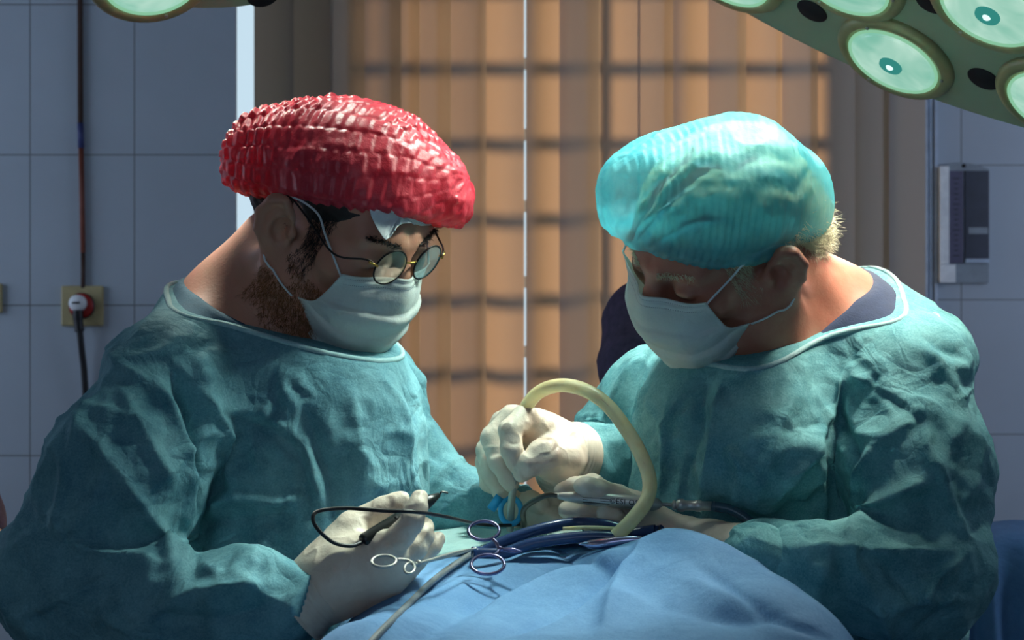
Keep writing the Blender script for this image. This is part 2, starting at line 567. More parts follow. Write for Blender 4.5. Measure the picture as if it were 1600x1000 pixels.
# ------------------------------------------------------------------ room
def struct(name, mb, m):
    o = mb.build(name, m, None, True); o['kind'] = 'structure'; return o
XL = W(368, 0, 4.0)[0]
XR = W(1441, 0, 4.45)[0]
YB = 4.45
H = 2.9
struct('floor', MB().box((0, 1.6, -0.05), (6.4, 8.0, 0.1)), M['floor'])
struct('ceiling', MB().box((0, 1.6, H + 0.05), (6.4, 8.0, 0.1)), M['plaster'])
struct('wall_back_left', MB().box(((-3.0 + XL) / 2, 4.01, H / 2), (XL + 3.0, 0.02, H)).box(((-3.0 + XL - .2) / 2, 4.335, H / 2), (XL + 2.8, 0.63, H)), M['tile_l'])
struct('wall_back_right', MB().box(((3.0 + XR) / 2, YB + 0.1, H / 2), (3.0 - XR, 0.2, H)), M['tile_r'])
struct('wall_left', MB().box((-3.05, 1.4, H / 2), (0.1, 6.6, H)), M['plaster'])
struct('wall_right', MB().box((3.05, 1.4, H / 2), (0.1, 6.6, H)), M['plaster'])
struct('wall_front', MB().box((0, -1.95, H / 2), (6.2, 0.1, H)), M['plaster'])
# window wall: below and above the opening, a pillar between the two openings
XP0, XP1 = W(540, 0, 4.5)[0], W(629, 0, 4.5)[0]
XW1 = W(1405, 0, 4.5)[0]
wb = MB()
wb.box(((XL - .2 + XR) / 2, YB + 0.1, 0.40), (XR - XL + .2, 0.2, 0.8))
wb.box(((XL - .2 + XR) / 2, YB + 0.1, 2.65), (XR - XL + .2, 0.2, 0.5))
wb.box(((XP0 + XP1) / 2, YB + 0.35, 1.6), (XP1 - XP0, 0.7, 1.6))
wb.box(((XW1 + XR) / 2, YB + 0.1, 1.6), (XR - XW1, 0.2, 1.6))
struct('wall_back', wb, M['plaster'])
wf = MB()
for x0, x1 in ((XL - .2, XP0), (XP1, XW1)):
    for x in (x0 + 0.02, x1 - 0.02):
        wf.box((x, YB + 0.12, 1.6), (0.04, 0.05, 1.6))
    for z in (0.82, 2.38):
        wf.box(((x0 + x1) / 2, YB + 0.12, z), (x1 - x0, 0.05, 0.04))
# grille of muntins in the large opening
zz = [CZ - (py - 500) * 4.3 / F for py in (-55, 65, 182, 300, 425, 540, 660, 770, 890)]
for z in zz:
    wf.box(((XP1 + XW1) / 2, YB + 0.10, z - 0.02), (XW1 - XP1, 0.02, 0.032))
for px in (648, 690, 1004):
    x = W(px, 0, 4.5)[0] + 0.06
    wf.box((x, YB + 0.10, 1.6), (0.03, 0.02, 1.6))
struct('window_1', wf, M['pvc'])
struct('window_2', MB().box(((XL - .2 + XR) / 2, YB + 0.13, 1.6), (XR - XL + .2, 0.006, 1.6)), M['lens'])
tr = MB()
for px0, px1, dep in ((1439, 1463, .012), (1441, 1447, .022), (1450, 1454, .018), (1457, 1462, .024)):
    x0, x1 = W(px0, 0, 4.45)[0], W(px1, 0, 4.45)[0]
    tr.box(((x0 + x1) / 2, YB - dep / 2, 1.5), (x1 - x0, dep, 2.0))
struct('trim_1', tr, M['pvc'])

# ------------------------------------------------------------------ vertical blind
# per slat: left px, right px, depth of the left edge, depth of the right edge, bow
SL = [(397, 459, 4.29, 4.25, -.014), (456, 520, 4.29, 4.24, -.015), (517, 574, 4.24, 4.31, .006), (570, 630, 4.24, 4.31, .006),
      (627, 662, 4.26, 4.30, .006), (656, 708, 4.25, 4.31, .006), (705, 763, 4.25, 4.31, .008), (760, 819, 4.28, 4.245, .020),
      (822, 878, 4.25, 4.27, -.022), (874, 938, 4.23, 4.345, .004), (938, 1000, 4.285, 4.25, .016), (997, 1056, 4.25, 4.30, .006),
      (1052, 1109, 4.26, 4.27, -.022), (1106, 1168, 4.24, 4.32, .006), (1166, 1224, 4.275, 4.255, .014), (1222, 1280, 4.24, 4.32, .006),
      (1278, 1336, 4.28, 4.26, .012), (1334, 1391, 4.27, 4.27, .012), (1389, 1446, 4.25, 4.30, .006)]
blind = thing('vertical_blind', (0, 4.27, 0.75), 'beige vertical blind of hanging fabric strips, lit orange by the sun behind the two surgeons', 'blind')
for a, b, da, db, bow in SL:
    p0, p1 = W(a, 500, da), W(b, 500, db)
    nn = nrm(np.array([p1[1] - p0[1], -(p1[0] - p0[0]), 0])); V = []; Q = []
    n = 9
    for z in (0.78, 2.52):
        for side in (0, 1):
            for i in range(n):
                tt = i / (n - 1)
                p = p0 + (p1 - p0) * tt + nn * (bow * 4 * tt * (1 - tt) + (0.0004 if side else -0.0004))
                V.append([p[0], p[1], z])
    o0, o1 = 0, n; u0, u1 = 2 * n, 3 * n
    for i in range(n - 1):
        Q.append((o1 + i, o1 + i + 1, u1 + i + 1, u1 + i)); Q.append((o0 + i + 1, o0 + i, u0 + i, u0 + i + 1))
    s = link_mesh('slat', V, Q, M['slat']); adopt(s, blind)
hr = MB().box(((W(397, 0, 4.27)[0] + W(1446, 0, 4.27)[0]) / 2, 4.27, 2.54), (1.75, 0.05, 0.04)).build('head_rail', M['pvc'], None, True)
adopt(hr, blind)

# ------------------------------------------------------------------ people: shared shapes
class Head:
    def __init__(s, ypr, t, sc):
        s.R = rot3(*ypr); s.t = np.asarray(t, float); s.s = sc
    def w(s, p):                                   # head-local point(s) -> world
        return (np.asarray(p, float) * s.s) @ s.R.T + s.t
    def loc(s, P):
        return (((P - s.t) @ s.R) / s.s).astype(np.float32)

def head_sdf(q):
    """head in its own frame: x forward, y left, z up, ear canals at (0, +-.075, 0)"""
    a = q.copy(); a[:, 1] = np.abs(a[:, 1])
    d = ell(q, (-.008, 0, .049), (.097, .076, .071))
    d = smin(d, ell(q, (.035, 0, -.028), (.062, .062, .080)), .035)
    d = smin(d, ell(q, (.040, 0, -.074), (.052, .054, .036)), .03)
    d = smin(d, sph(q, (.080, 0, -.100), .022), .028)
    d = smin(d, cone(a, (.045, .055, -.07), (.005, .064, -.035), .018, .016), .03)      # jaw angle
    d = smin(d, cone(a, (.088, .012, .041), (.072, .046, .043), .0105, .010), .016)     # brow ridge
    d = smin(d, sph(a, (.066, .047, -.002), .021), .025)                                  # cheekbone
    d = smax(d, -ell(a, (.104, .032, .022), (.019, .019, .014)), .014)                    # eye socket
    d = smin(d, ell(a, (.0815, .0325, .0215), (.0135, .0150, .0125)), .005)                # closed lid over the eyeball
    d = smax(d, -cone(a, (.0975, .022, .0155), (.0905, .044, .0165), .0012, .0012), .002)  # lash line
    d = smax(d, -cone(a, (.096, .019, .029), (.088, .045, .0305), .0014, .0014), .003)   # lid crease
    n = chain(q, [(.092, 0, .036), (.104, 0, .012), (.112, 0, -.008)], [.0085, .0095, .0110], .008)
    n = smin(n, sph(a, (.101, .0125, -.013), .0085), .009)
    d = smin(d, n, .012)
    d = smin(d, cone(a, (.097, .004, -.052), (.088, .022, -.055), .007, .004), .008)      # lips
    d = smin(d, cone(a, (.094, .004, -.064), (.086, .020, -.062), .008, .004), .008)
    # ear: shell, hollow, helix rim and lobe
    ang = math.radians(34)
    c, s_ = math.cos(ang), math.sin(ang)
    e = (a - np.float32((.001, .0850, .001))) / np.float32(1.13)
    tilt = math.radians(-14)
    ct, st = math.cos(tilt), math.sin(tilt)

    x = e[:, 0] * c - e[:, 1] * s_; y = e[:, 0] * s_ + e[:, 1] * c; z = e[:, 2]
    E = np.stack([x * ct - z * st, y, x * st + z * ct], 1).astype(np.float32)
    sh = ell(E, (-.004, 0, .002), (.0185, .0060, .0315))
    sh = smax(sh, -ell(E, (.002, .0065, .000), (.0115, .0090, .0165)), .0025)
    rim = chain(E, [(.008, .002, .016), (.002, .004, .0285), (-.010, .005, .027), (-.0195, .005, .012), (-.019, .005, -.006), (-.011, .004, -.022)], [.0026, .0036, .004, .0042, .0038, .003], .003)
    sh = smin(sh, rim, .004)
    sh = smin(sh, chain(E, [(.000, .003, .014), (-.009, .004, .008), (-.011, .004, -.006), (-.004, .004, -.015)], [.002, .003, .003, .0025], .003), .004)
    sh = smin(sh, ell(E, (.000, .001, -.027), (.0085, .005, .009)), .006)
    sh = smin(sh, sph(E, (.0125, .002, -.003), .0045), .005)
    d = smin(d, sh * 1.13, .003)
    return d

def strands(roots, dirs, length, rad, curl=0.3, seg=5, grav=0.3, sides=3):
    V = []; Q = []
    for p, dv in zip(roots, dirs):
        L = length * RNG.uniform(0.6, 1.25)
        d = nrm(dv + RNG.normal(0, 0.25, 3)); q = np.array(p, float); pts = [q.copy()]
        bend = RNG.normal(0, curl, 3)
        for i in range(seg - 1):
            q = q + d * L / (seg - 1); pts.append(q.copy())
            d = nrm(d + bend + np.array([0, 0, -grav]))
        mb = MB().tube(pts, [rad * (1 - 0.75 * i / (seg - 1)) for i in range(seg)], sides, caps=False)
        o = len(V); V += mb.V; Q += [tuple(i + o for i in f) for f in mb.Q]
    return V, Q

def fold_disp(V, N, folds, fade=0.15, sharp=1.35):
    """raise or sink a cloth along creases; each crease: (pixel points, width px, height m)"""
    uv = proj(V)
    facing = np.clip(-(N * nrm_rows(V - np.array([0, 0, CZ]))).sum(1) * 2.2, 0, 1)
    D = np.zeros(len(V))
    for pts, w, amp in folds:
        c = crom([np.array([p[0], p[1], 0.0]) for p in pts], 6)[:, :2]
        lo = c.min(0) - 4 * w; hi = c.max(0) + 4 * w
        m = np.where((uv[:, 0] > lo[0]) & (uv[:, 0] < hi[0]) & (uv[:, 1] > lo[1]) & (uv[:, 1] < hi[1]) & (facing > 0))[0]
        if not len(m):
            continue
        P = uv[m]; best = np.full(len(m), 1e9); par = np.zeros(len(m))
        n = len(c) - 1
        for i in range(n):
            ab = c[i + 1] - c[i]; L = ab @ ab + 1e-9
            t = np.clip((P - c[i]) @ ab / L, 0, 1)
            dd = np.linalg.norm(P - c[i] - t[:, None] * ab, axis=1)
            k = dd < best
            best[k] = dd[k]; par[k] = (i + t[k]) / n
        e = np.clip(np.minimum(par, 1 - par) / fade, 0, 1); e = e * e * (3 - 2 * e)
        D[m] += amp * np.exp(-(best / w) ** sharp) * (0.25 + 0.75 * e)
    return D * facing

def nrm_rows(A):
    return A / (np.linalg.norm(A, axis=1)[:, None] + 1e-12)

def aniso(V, axis, s_along, s_across, seed, fn=ridged):
    """noise stretched along an axis, so that creases run along it"""
    a = nrm(axis); al = (V @ a)
    Pn = V + np.outer(al, a) * (s_along / s_across - 1)
    return fn(Pn, s_across, seed)

def ring_on(fn, c, pn, n=72, r0=0.02, r1=0.24, flat=True):
    """points where the surface fn meets the plane through c with normal pn"""
    pn = nrm(pn); u = nrm(np.cross(pn, [0.3, 1, 0.1])); v = np.cross(pn, u); out = []
    rr = np.linspace(r0, r1, 220)
    for k in range(n):
        th = 2 * math.pi * k / n
        D = math.cos(th) * u + math.sin(th) * v
        P = (c + rr[:, None] * D).astype(np.float32)
        s = fn(P); i = int(np.argmax(s > 0)) if (s > 0).any() else len(rr) - 1
        out.append(P[i].astype(float))
    return np.array(out)

def mask_mesh(head, parent, tweak=None, lab=None):
    rows = [
        [(.1155, 0, .014), (.104, .020, .010), (.094, .046, .005), (.085, .0645, .004)],
        [(.127, 0, -.012), (.117, .026, -.013), (.098, .053, -.019), (.079, .0680, -.025)],
        [(.129, 0, -.045), (.118, .033, -.045), (.096, .059, -.045), (.072, .0715, -.042)],
        [(.123, 0, -.083), (.112, .034, -.081), (.087, .060, -.072), (.052, .0750, -.052)],
        [(.106, 0, -.112), (.096, .032, -.107), (.073, .056, -.094), (.032, .0760, -.062)],
        [(.080, 0, -.127), (.074, .030, -.122), (.055, .053, -.108), (.018, .0725, -.086)]]
    full = [[(x, -y, z) for x, y, z in r[:0:-1]] + r for r in rows]
    A = np.array([crom(r, 12) for r in full])                      # rows x U
    A = np.stack([crom(A[:, i], 12) for i in range(A.shape[1])], 1)
    nv, nu = A.shape[:2]
    if tweak is not None:
        A = tweak(A)
    P = A.reshape(-1, 3)
    v = np.repeat(np.linspace(0, 1, nv), nu); u = np.tile(np.linspace(-1, 1, nu), nv)
    out = nrm_rows(P - np.array([.03, 0, -.05]))
    pleat = 0
    for v0 in (.30, .50, .70):
        pleat = pleat + np.clip((v - v0) / .012, -1, 1) * np.exp(-((v - v0) / .10) ** 2)
    edge = np.clip((1 - np.abs(u)) * 4, 0, 1)
    P = P + out * (pleat * .0018 * edge + (ridged(P, 15, 3) * .0030 + ridged(P, 27, 8) * .0016) * edge * np.clip((v - .1) * 4, 0, 1) + noise(P, 60, 5) * .0006)[:, None]
    band = (v < .10)
    P = P + out * (np.where(band, .0012, 0))[:, None]
    for vs in ((.035), (.085)):
        k = np.abs(v - vs) < .012
        P[k] -= out[k] * .0009
    Vw = head.w(P)
    Q = []
    for j in range(nv - 1):
        for i in range(nu - 1):
            Q.append((j * nu + i, j * nu + i + 1, (j + 1) * nu + i + 1, (j + 1) * nu + i))
    o = link_mesh('face_mask', Vw, Q, M['mask'], parent)
    so = o.modifiers.new('thickness', 'SOLIDIFY'); so.thickness = .0012; so.offset = -1
    if lab: o['label'] = lab
    # stitched dashes along the top band, on the fabric
    st = MB()
    G = Vw.reshape(nv, nu, 3)
    for r in (2, 5):
        line = G[r]
        dirn = nrm_rows((Vw - head.w([.03, 0, -.05])).reshape(-1, 3)).reshape(nv, nu, 3)[r]
        L = crom(list(line + dirn * .0010), 2)
        for i in range(0, len(L) - 1, 2):
            a, b = L[i], L[i + 1]
            st.tube([a, a + (b - a) * .9], .0006, 4)
    st.build('stitching', M['stitch'], o)
    return o, G

M['stitch'] = plain('grey_stitch', srgb(150, 156, 160), 0.8)

def ear_loop(head, parent, side, top, bot, fn):
    pts = [top, head.w((.030, side * .0815, .018)), head.w((.006, side * .088, .036)), head.w((-.014, side * .090, .028)), head.w((-.024, side * .088, .000)),
           head.w((-.014, side * .084, -.030)), head.w((.002, side * .0815, -.052)), bot]
    pts = [top, head.w((.032, side * .079, .044)), head.w((-.006, side * .082, .034)), head.w((-.021, side * .083, .002)), head.w((.008, side * .0860, -.036)), bot]
    a = [top + (pts[1] - top) * t for t in (0, .33, .66)]
    b = [pts[4] + (bot - pts[4]) * t + head.R @ np.array([0, side * .006 * math.sin(t * math.pi), 0]) for t in (.33, .66, 1)]
    P_ = crom(a + pts[1:5] + b, 6)
    for _ in range(6):                               # the elastic lies on the skin, never in it
        s0 = fn(P_.astype(np.float32))
        g = np.stack([fn((P_ + e).astype(np.float32)) - s0 for e in np.eye(3) * .002], 1)
        P_ = P_ + nrm_rows(g) * np.clip(.0018 - s0, 0, .03)[:, None]
    P_[1:-1] = (P_[:-2] + 2 * P_[1:-1] + P_[2:]) / 4
    MB().tube(P_, .0013, 8).build('ear_loop', M['elastic'], parent)

def hand_sdf(spec):
    """spec: wrist, palm chain, and per digit joints (world) and radii"""
    def fn(P):
        d = chain(P, spec['palm'][0], spec['palm'][1], .012)
        for a, b, ra, rb in spec['meta']:
            d = smin(d, cone(P, a, b, ra, rb), .014)
        dig = None
        for pts, rad in spec['digits']:
            c = chain(P, pts, rad, .004)
            dig = c if dig is None else smin(dig, c, .0022)
        d = smin(d, dig, .007)
        for a, b, ra in spec.get('cuts', []):
            d = smax(d, -cone(P, a, b, ra, ra), .006)
        return d
    return fn

def hp(px, py, d, r):
    """hand joint from a sighting: position and radius given in pixels"""
    return W(px, py, d), r * d / F

def digit(*j):
    return [W(a, b, d) for a, b, d, r in j], [r * d / F for a, b, d, r in j]

def bounds(pts, pad):
    A = np.array(pts); return A.min(0) - pad, A.max(0) + pad

def glove(name, spec, parent, label=None, h=.0019, creases=None, cuff=None):
    fn = hand_sdf(spec)
    allp = list(spec['palm'][0]) + [p for d in spec['digits'] for p in d[0]]
    lo, hi = bounds(allp, .055)
    V, Q = sdf_mesh(fn, lo, hi, h)
    N = vnormals(V, Q)
    D = ridged(V, 34, 4) * .0005 + noise(V, 90, 6) * .0004 + np.clip(ridged(V, 55, 9), 0, 1) ** 3 * .0009
    if creases:
        D = D + fold_disp(V, N, creases, .3)
    V = V + N * D[:, None]
    o = link_mesh(name, V, Q, M['glove'], parent)
    if label: o['label'] = label
    return o

def random_creases(n, box, seed, ang, amp):
    r = np.random.default_rng(seed); out = []
    for _ in range(n):
        x = r.uniform(box[0], box[2]); y = r.uniform(box[1], box[3])
        a = r.choice(ang) + r.normal(0, .35); L = r.uniform(35, 130)
        c = r.normal(0, .10) * L
        dx, dy = math.cos(a) * L / 2, math.sin(a) * L / 2
        out.append(([(x - dx, y - dy), (x - dy / L * c, y + dx / L * c), (x + dx, y + dy)], r.uniform(4, 8), r.choice([1, 1, -1]) * r.uniform(.4, 1) * amp))
    return out

def gown_mesh(name, fn, lo, hi, h, folds, mat, parent, seed, amp=1.0, axis=(0.2, 0.1, 1), rc=None, calm=None):
    V, Q = sdf_mesh(fn, lo, hi, h)
    V = smooth(V, Q, 2, .5)
    N = vnormals(V, Q)
    low = N.copy()
    crisp = lambda f: np.clip(f, -.3, 1) ** 2 * np.sign(f)
    D = aniso(V, axis, 3, 9, seed) * .0050 + crisp(aniso(V, (0.7, 0.2, 0.6), 5, 17, seed + 3)) * .0060 + crisp(aniso(V, (-.6, .1, .6), 7, 24, seed + 5)) * .0048
    D = D * amp + crisp(ridged(V, 40, seed + 7)) * .0016
    D = D + 1.35 * fold_disp(V, low, folds, .15, 1.15)
    if rc is not None:
        D = D + fold_disp(V, low, random_creases(*rc), .3, 1.1)
    if calm is not None:
        D = D * calm(V)
    V = V + N * D[:, None]
    V = smooth(V, Q, 1, .25)
    return link_mesh(name, V, Q, mat, parent)

def coarse_body(pieces, lo, hi, h=.014):
    def fn(P):
        d = None
        for a, b, ra, rb in pieces:
            c = cone(P, a, b, ra, rb); d = c if d is None else smin(d, c, .03)
        return d
    return sdf_mesh(fn, lo, hi, h)

def join(*ms):
    V = []; Q = []; o = 0
    for v, q in ms:
        V.append(v); Q.append(q + o); o += len(v)
    return np.concatenate(V), np.concatenate(Q)

def cap_mesh(fn, lo, hi, h, c, axis, mat, parent, amp, band_w, pitch, seed, crumple, label, brim=None):
    V, Q = sdf_mesh(fn, lo, hi, h)
    V = smooth(V, Q, 1, .5)
    N = vnormals(V, Q)
    a = nrm(axis); s = (V - c) @ a
    r = (V - c) - np.outer(s, a)
    u = nrm(np.cross(a, [0, 0, 1])); w = np.cross(u, a)
    ph = np.arctan2(r @ u, r @ w)
    arc = ph * .095 + noise(V, 14, seed) * .006
    b = np.floor(arc / band_w)
    fb = arc / band_w - b
    sh = (b * 0.37) % 1.0
    k = s / pitch + sh + noise(V, 20, seed + 1) * .35
    kc = np.floor(k); fk = k - kc
    tri = np.where(fk < .72, fk / .72, (1 - fk) / .28)  # pleat tooth, one slope steeper
    rnd = hash3(b.astype(np.int64) + 50, kc.astype(np.int64) + 500, np.full(len(V), seed, np.int64))
    env = np.clip(np.minimum(fb, 1 - fb) * 6, 0, 1)
    act = np.clip(.62 + 1.0 * noise(V, 13, seed + 2), .30, 1)
    D = amp * act * ((tri - .5) * (.3 + .7 * env) + .7 * (rnd - .5) * env)
    D = D - amp * .45 * (1 - env) * act
    D = D + crumple * (ridged(V, 17, seed + 3) * .8 + ridged(V, 38, seed + 4) * .4)
    D = D + fold_disp(V, N, brim) if brim else D
    V = V + N * D[:, None]
    o = link_mesh('bouffant_cap', V, Q, mat, parent)
    o['label'] = label
    return o

# ------------------------------------------------------------------ left surgeon
HL = Head((-35.2, 40.5, 9.0), (-.209, 2.006, 1.470), 1.12)
def necklineL():
    A, B, Cc = W(292, 440, 2.10), W(395, 514, 1.94), W(500, 533, 1.97)
    n = nrm(np.cross(B - A, Cc - A)); n = n if n[2] > 0 else -n
    return A, n
PA_L, PN_L = necklineL()
NB_L = W(400, 500, 2.05)
def neckL(P, g=0.0):
    d = cone(P, W(440, 395, 2.03), W(355, 500, 2.07), .058 + g, .068 + g)
    d = smin(d, cone(P, W(470, 440, 2.0), W(420, 545, 2.04), .05 + g, .065 + g), .04)
    d = smin(d, cone(P, W(370, 505, 2.05), W(272, 585, 1.94), .062 + g, .060 + g), .05)
    d = smin(d, cone(P, W(400, 520, 2.10), W(560, 610, 2.2), .062 + g, .066 + g), .05)
    d = smin(d, ell(P, W(400, 640, 2.07), (.15 + g, .13 + g, .12 + g), rot3(-41, 0, 0)), .05)
    return d
def bodyL(P):
    return smin(head_sdf(HL.loc(P)) * HL.s, neckL(P), .03)
V1, Q1 = sdf_mesh(bodyL, W(560, 420, 2.0) + [-.36, -.22, -.28], W(560, 420, 2.0) + [.14, .25, .27], .0028)
k1 = V1[Q1].mean(1)
c1 = coarse_body([(W(400, 640, 2.07), W(375, 1000, 2.08), .13, .14), (W(345, 1040, 2.02), W(345, 1500, 2.02), .075, .06), (W(345, 1500, 2.02), W(340, 2150, 2.02) * [1, 1, 0] + [0, 0, .05], .055, .045),
                  (W(420, 1040, 2.14), W(430, 1500, 2.16), .075, .06), (W(430, 1500, 2.16), W(430, 2150, 2.16) * [1, 1, 0] + [0, 0, .05], .055, .045),
                  (W(270, 600, 1.93), W(135, 890, 1.86), .05, .042), (W(125, 900, 1.86), W(455, 930, 1.79), .042, .03),
                  (W(575, 636, 2.17), W(684, 785, 2.2), .045, .04), (W(684, 785, 2.2), W(770, 805, 2.13), .038, .03)],
                 (-.62, 1.7, -.02), (.05, 2.35, 1.28))
surgeonL = link_mesh('person', *join((V1, Q1), c1), M['skin_l'])
tag(surgeonL, 'surgeon in a red bouffant cap, round glasses and teal gown, holding a black pencil', 'person')
HEADL = lambda P: head_sdf(HL.loc(P)) * HL.s

def gownL_raw(P):
    d = ell(P, W(440, 720, 2.07), (.195, .150, .27), rot3(-41, 0, 0))
    d = smin(d, cone(P, W(385, 950, 2.09), W(370, 1000, 2.09) - [0, 0, .5], .19, .215), .08)
    d = smin(d, neckL(P, .010), .03)
    arm = chain(P, [W(266, 612, 1.93), W(198, 742, 1.88), W(128, 885, 1.86)], [.076, .082, .080], .04)
    fore = chain(P, [W(110, 915, 1.86), W(250, 950, 1.82), W(385, 942, 1.79), W(450, 947, 1.785)], [.078, .058, .044, .0355], .03)
    arm = smin(arm, fore, .03)
    d = smin(d, arm, .022)
    far = chain(P, [W(578, 636, 2.17), W(634, 728, 2.2), W(684, 790, 2.19), W(800, 815, 2.13)], [.060, .054, .052, .042], .03)
    return smin(d, far, .03)
def cutL(P, off=0.0, r=.20):
    pl = (P - PA_L.astype(np.float32)) @ PN_L.astype(np.float32) - off       # > 0 above the neckline
    return np.minimum(pl, r - np.sqrt(((P - NB_L.astype(np.float32)) ** 2).sum(1)))
def gownL(P):
    return smax(gownL_raw(P), cutL(P), .004)
def scrubL(P):
    d = smin(neckL(P, .004), ell(P, W(430, 720, 2.07), (.18, .138, .25), rot3(-41, 0, 0)), .03)
    return smax(d, cutL(P, np.clip((-.29 - P[:, 0]) / .08, 0, 1) * .018 - .005, .3), .003)
FOLDS_L = [
    ([(262, 575), (300, 660), (312, 760), (306, 900)], 13, -.020), ([(235, 575), (282, 690), (300, 800), (290, 890)], 13, .012),
    ([(125, 660), (190, 745), (240, 820), (278, 900)], 12, .012), ([(140, 640), (110, 740), (92, 850)], 9, .008),
    ([(185, 600), (225, 690), (262, 760)], 10, .008), ([(110, 850), (180, 875), (255, 893)], 12, .013), ([(170, 690), (150, 780), (100, 850)], 9, .006),
    ([(45, 955), (120, 925), (190, 900)], 9, .008), ([(230, 960), (330, 965), (420, 950)], 10, -.008), ([(200, 985), (300, 930), (420, 915)], 9, .007),
    ([(180, 560), (205, 585), (230, 600)], 8, .006), ([(130, 640), (170, 650), (260, 685)], 8, .005),
    ([(310, 605), (345, 680), (372, 770)], 11, .010), ([(345, 645), (420, 672), (468, 720), (482, 800)], 9, -.009), ([(330, 635), (420, 655), (478, 705), (500, 790)], 9, .006),
    ([(303, 792), (390, 780), (430, 788), (480, 772)], 10, .010), ([(300, 820), (380, 810), (470, 800)], 14, -.008),
    ([(470, 630), (505, 720), (528, 830)], 8, -.008), ([(545, 600), (560, 700), (570, 800)], 10, .005),
    ([(575, 560), (618, 640), (632, 740), (640, 850)], 10, .009), ([(620, 585), (640, 650), (632, 770)], 9, -.009), ([(655, 640), (640, 720), (636, 800)], 8, .006),
    ([(640, 800), (690, 740), (720, 720)], 9, .006), ([(660, 830), (720, 780), (770, 770)], 9, .006), ([(330, 480), (270, 540), (190, 575)], 9, .006),
    ([(390, 525), (300, 545), (210, 580)], 8, -.005), ([(420, 860), (400, 820), (410, 790)], 10, .008), ([(440, 540), (440, 600), (470, 650)], 11, .005),
    ([(350, 900), (370, 860), (365, 820)], 10, -.006),
]
gL = gown_mesh('surgical_gown', gownL, (-.74, 1.62, .5), (.13, 2.42, 1.44), .0042, FOLDS_L, M['gown_left'], surgeonL, 3, rc=(110, (30, 480, 760, 980), 5, (.9, 1.3, 1.9, 2.6), .0045), calm=lambda V: np.clip(np.abs((V - PA_L) @ PN_L) / .05, .08, 1) )
sV, sQ = sdf_mesh(scrubL, (-.6, 1.75, 1.0), (.0, 2.4, 1.44), .005)
link_mesh('scrub_top', sV, sQ, M['scrub'], surgeonL)
ring = ring_on(gownL_raw, NB_L + PN_L * (((PA_L - NB_L) @ PN_L)), PN_L)
tr = MB().tube(ring - PN_L * .002, .0036, 8, closed=True)
tr.build('neck_binding', M['trim'], gL)['label'] = 'pale stitched neck edge'

# cap, hair, mask, glasses, tissue, beard
def capL(P):
    a = nrm(W(735, 300, 1.98) - W(355, 262, 2.04))
    R = np.stack([a, nrm(np.cross([0, 0, 1], a)), np.cross(a, nrm(np.cross([0, 0, 1], a)))], 1)
    d = ell(P, W(530, 252, 2.01), (.128, .102, .066), R)
    d = smin(d, ell(P, W(436, 262, 2.03), (.060, .085, .058), R), .04)
    d = smin(d, ell(P, W(660, 298, 1.99), (.050, .080, .043), R), .04)
    d = smin(d, cone(P, W(620, 262, 2.0), W(700, 315, 1.985), .055, .027), .03)
    # elastic edge: the underside is gathered in
    A, B, Cc = W(352, 300, 2.06), W(500, 318, 1.90), W(690, 352, 1.96)
    n = nrm(np.cross(B - A, Cc - A)); n = n if n[2] < 0 else -n
    pl = (P - A.astype(np.float32)) @ n.astype(np.float32)
    d = smin(d, ell(HL.loc(P), (-.008, 0, .050), (.105, .084, .080)) * HL.s, .02)
    return smax(d, pl, .014)
CAPL_BRIM = [([(365, 305), (440, 308), (520, 320), (600, 334), (690, 350)], 6, -.003)]
cap_mesh(capL, W(545, 260, 2.0) - [.19, .16, .12], W(545, 260, 2.0) + [.19, .16, .12], .0021, W(535, 262, 2.0), W(735, 300, 1.98) - W(355, 262, 2.04), M['cap_red'], surgeonL,
         .0056, .027, .0140, 5, .0044, 'crinkled red bouffant cap', CAPL_BRIM)
def hairL(P):
    q = HL.loc(P)
    d = ell(q, (-.011, 0, .047), (.099, .078, .071))
    d = np.maximum(d, q[:, 0] - .035 - np.clip(q[:, 2] - .03, -1, .03))
    d = smin(d, ell(q, (-.066, 0, -.004), (.042, .064, .052)), .015)
    d = np.maximum(d, q[:, 0] - .035 - np.clip(q[:, 2] - .03, -1, .03))
    d = np.maximum(d, -.040 - q[:, 2] - np.clip(-q[:, 0] * .15, 0, 1))
    d = np.maximum(d, -(ell(np.abs(q) * np.float32((1, 1, 1)) if False else np.stack([q[:, 0], np.abs(q[:, 1]), q[:, 2]], 1), (.006, .085, -.004), (.030, .022, .043))))
    return d * HL.s
hV, hQ = sdf_mesh(hairL, HL.t - .17, HL.t + .17, .0035)
hN = vnormals(hV, hQ); hV = hV + hN * (ridged(hV, 70, 2) * .0015 + noise(hV, 160, 3) * .001)[:, None]
hairo = link_mesh('hair', hV, hQ, M['hair_dark'], surgeonL)
mL, GL = mask_mesh(HL, surgeonL)
nu = GL.shape[1]
ear_loop(HL, mL, -1, GL[1, 0], GL[38, 0], bodyL)
ear_loop(HL, mL, 1, GL[1, nu - 1], GL[38, nu - 1], bodyL)

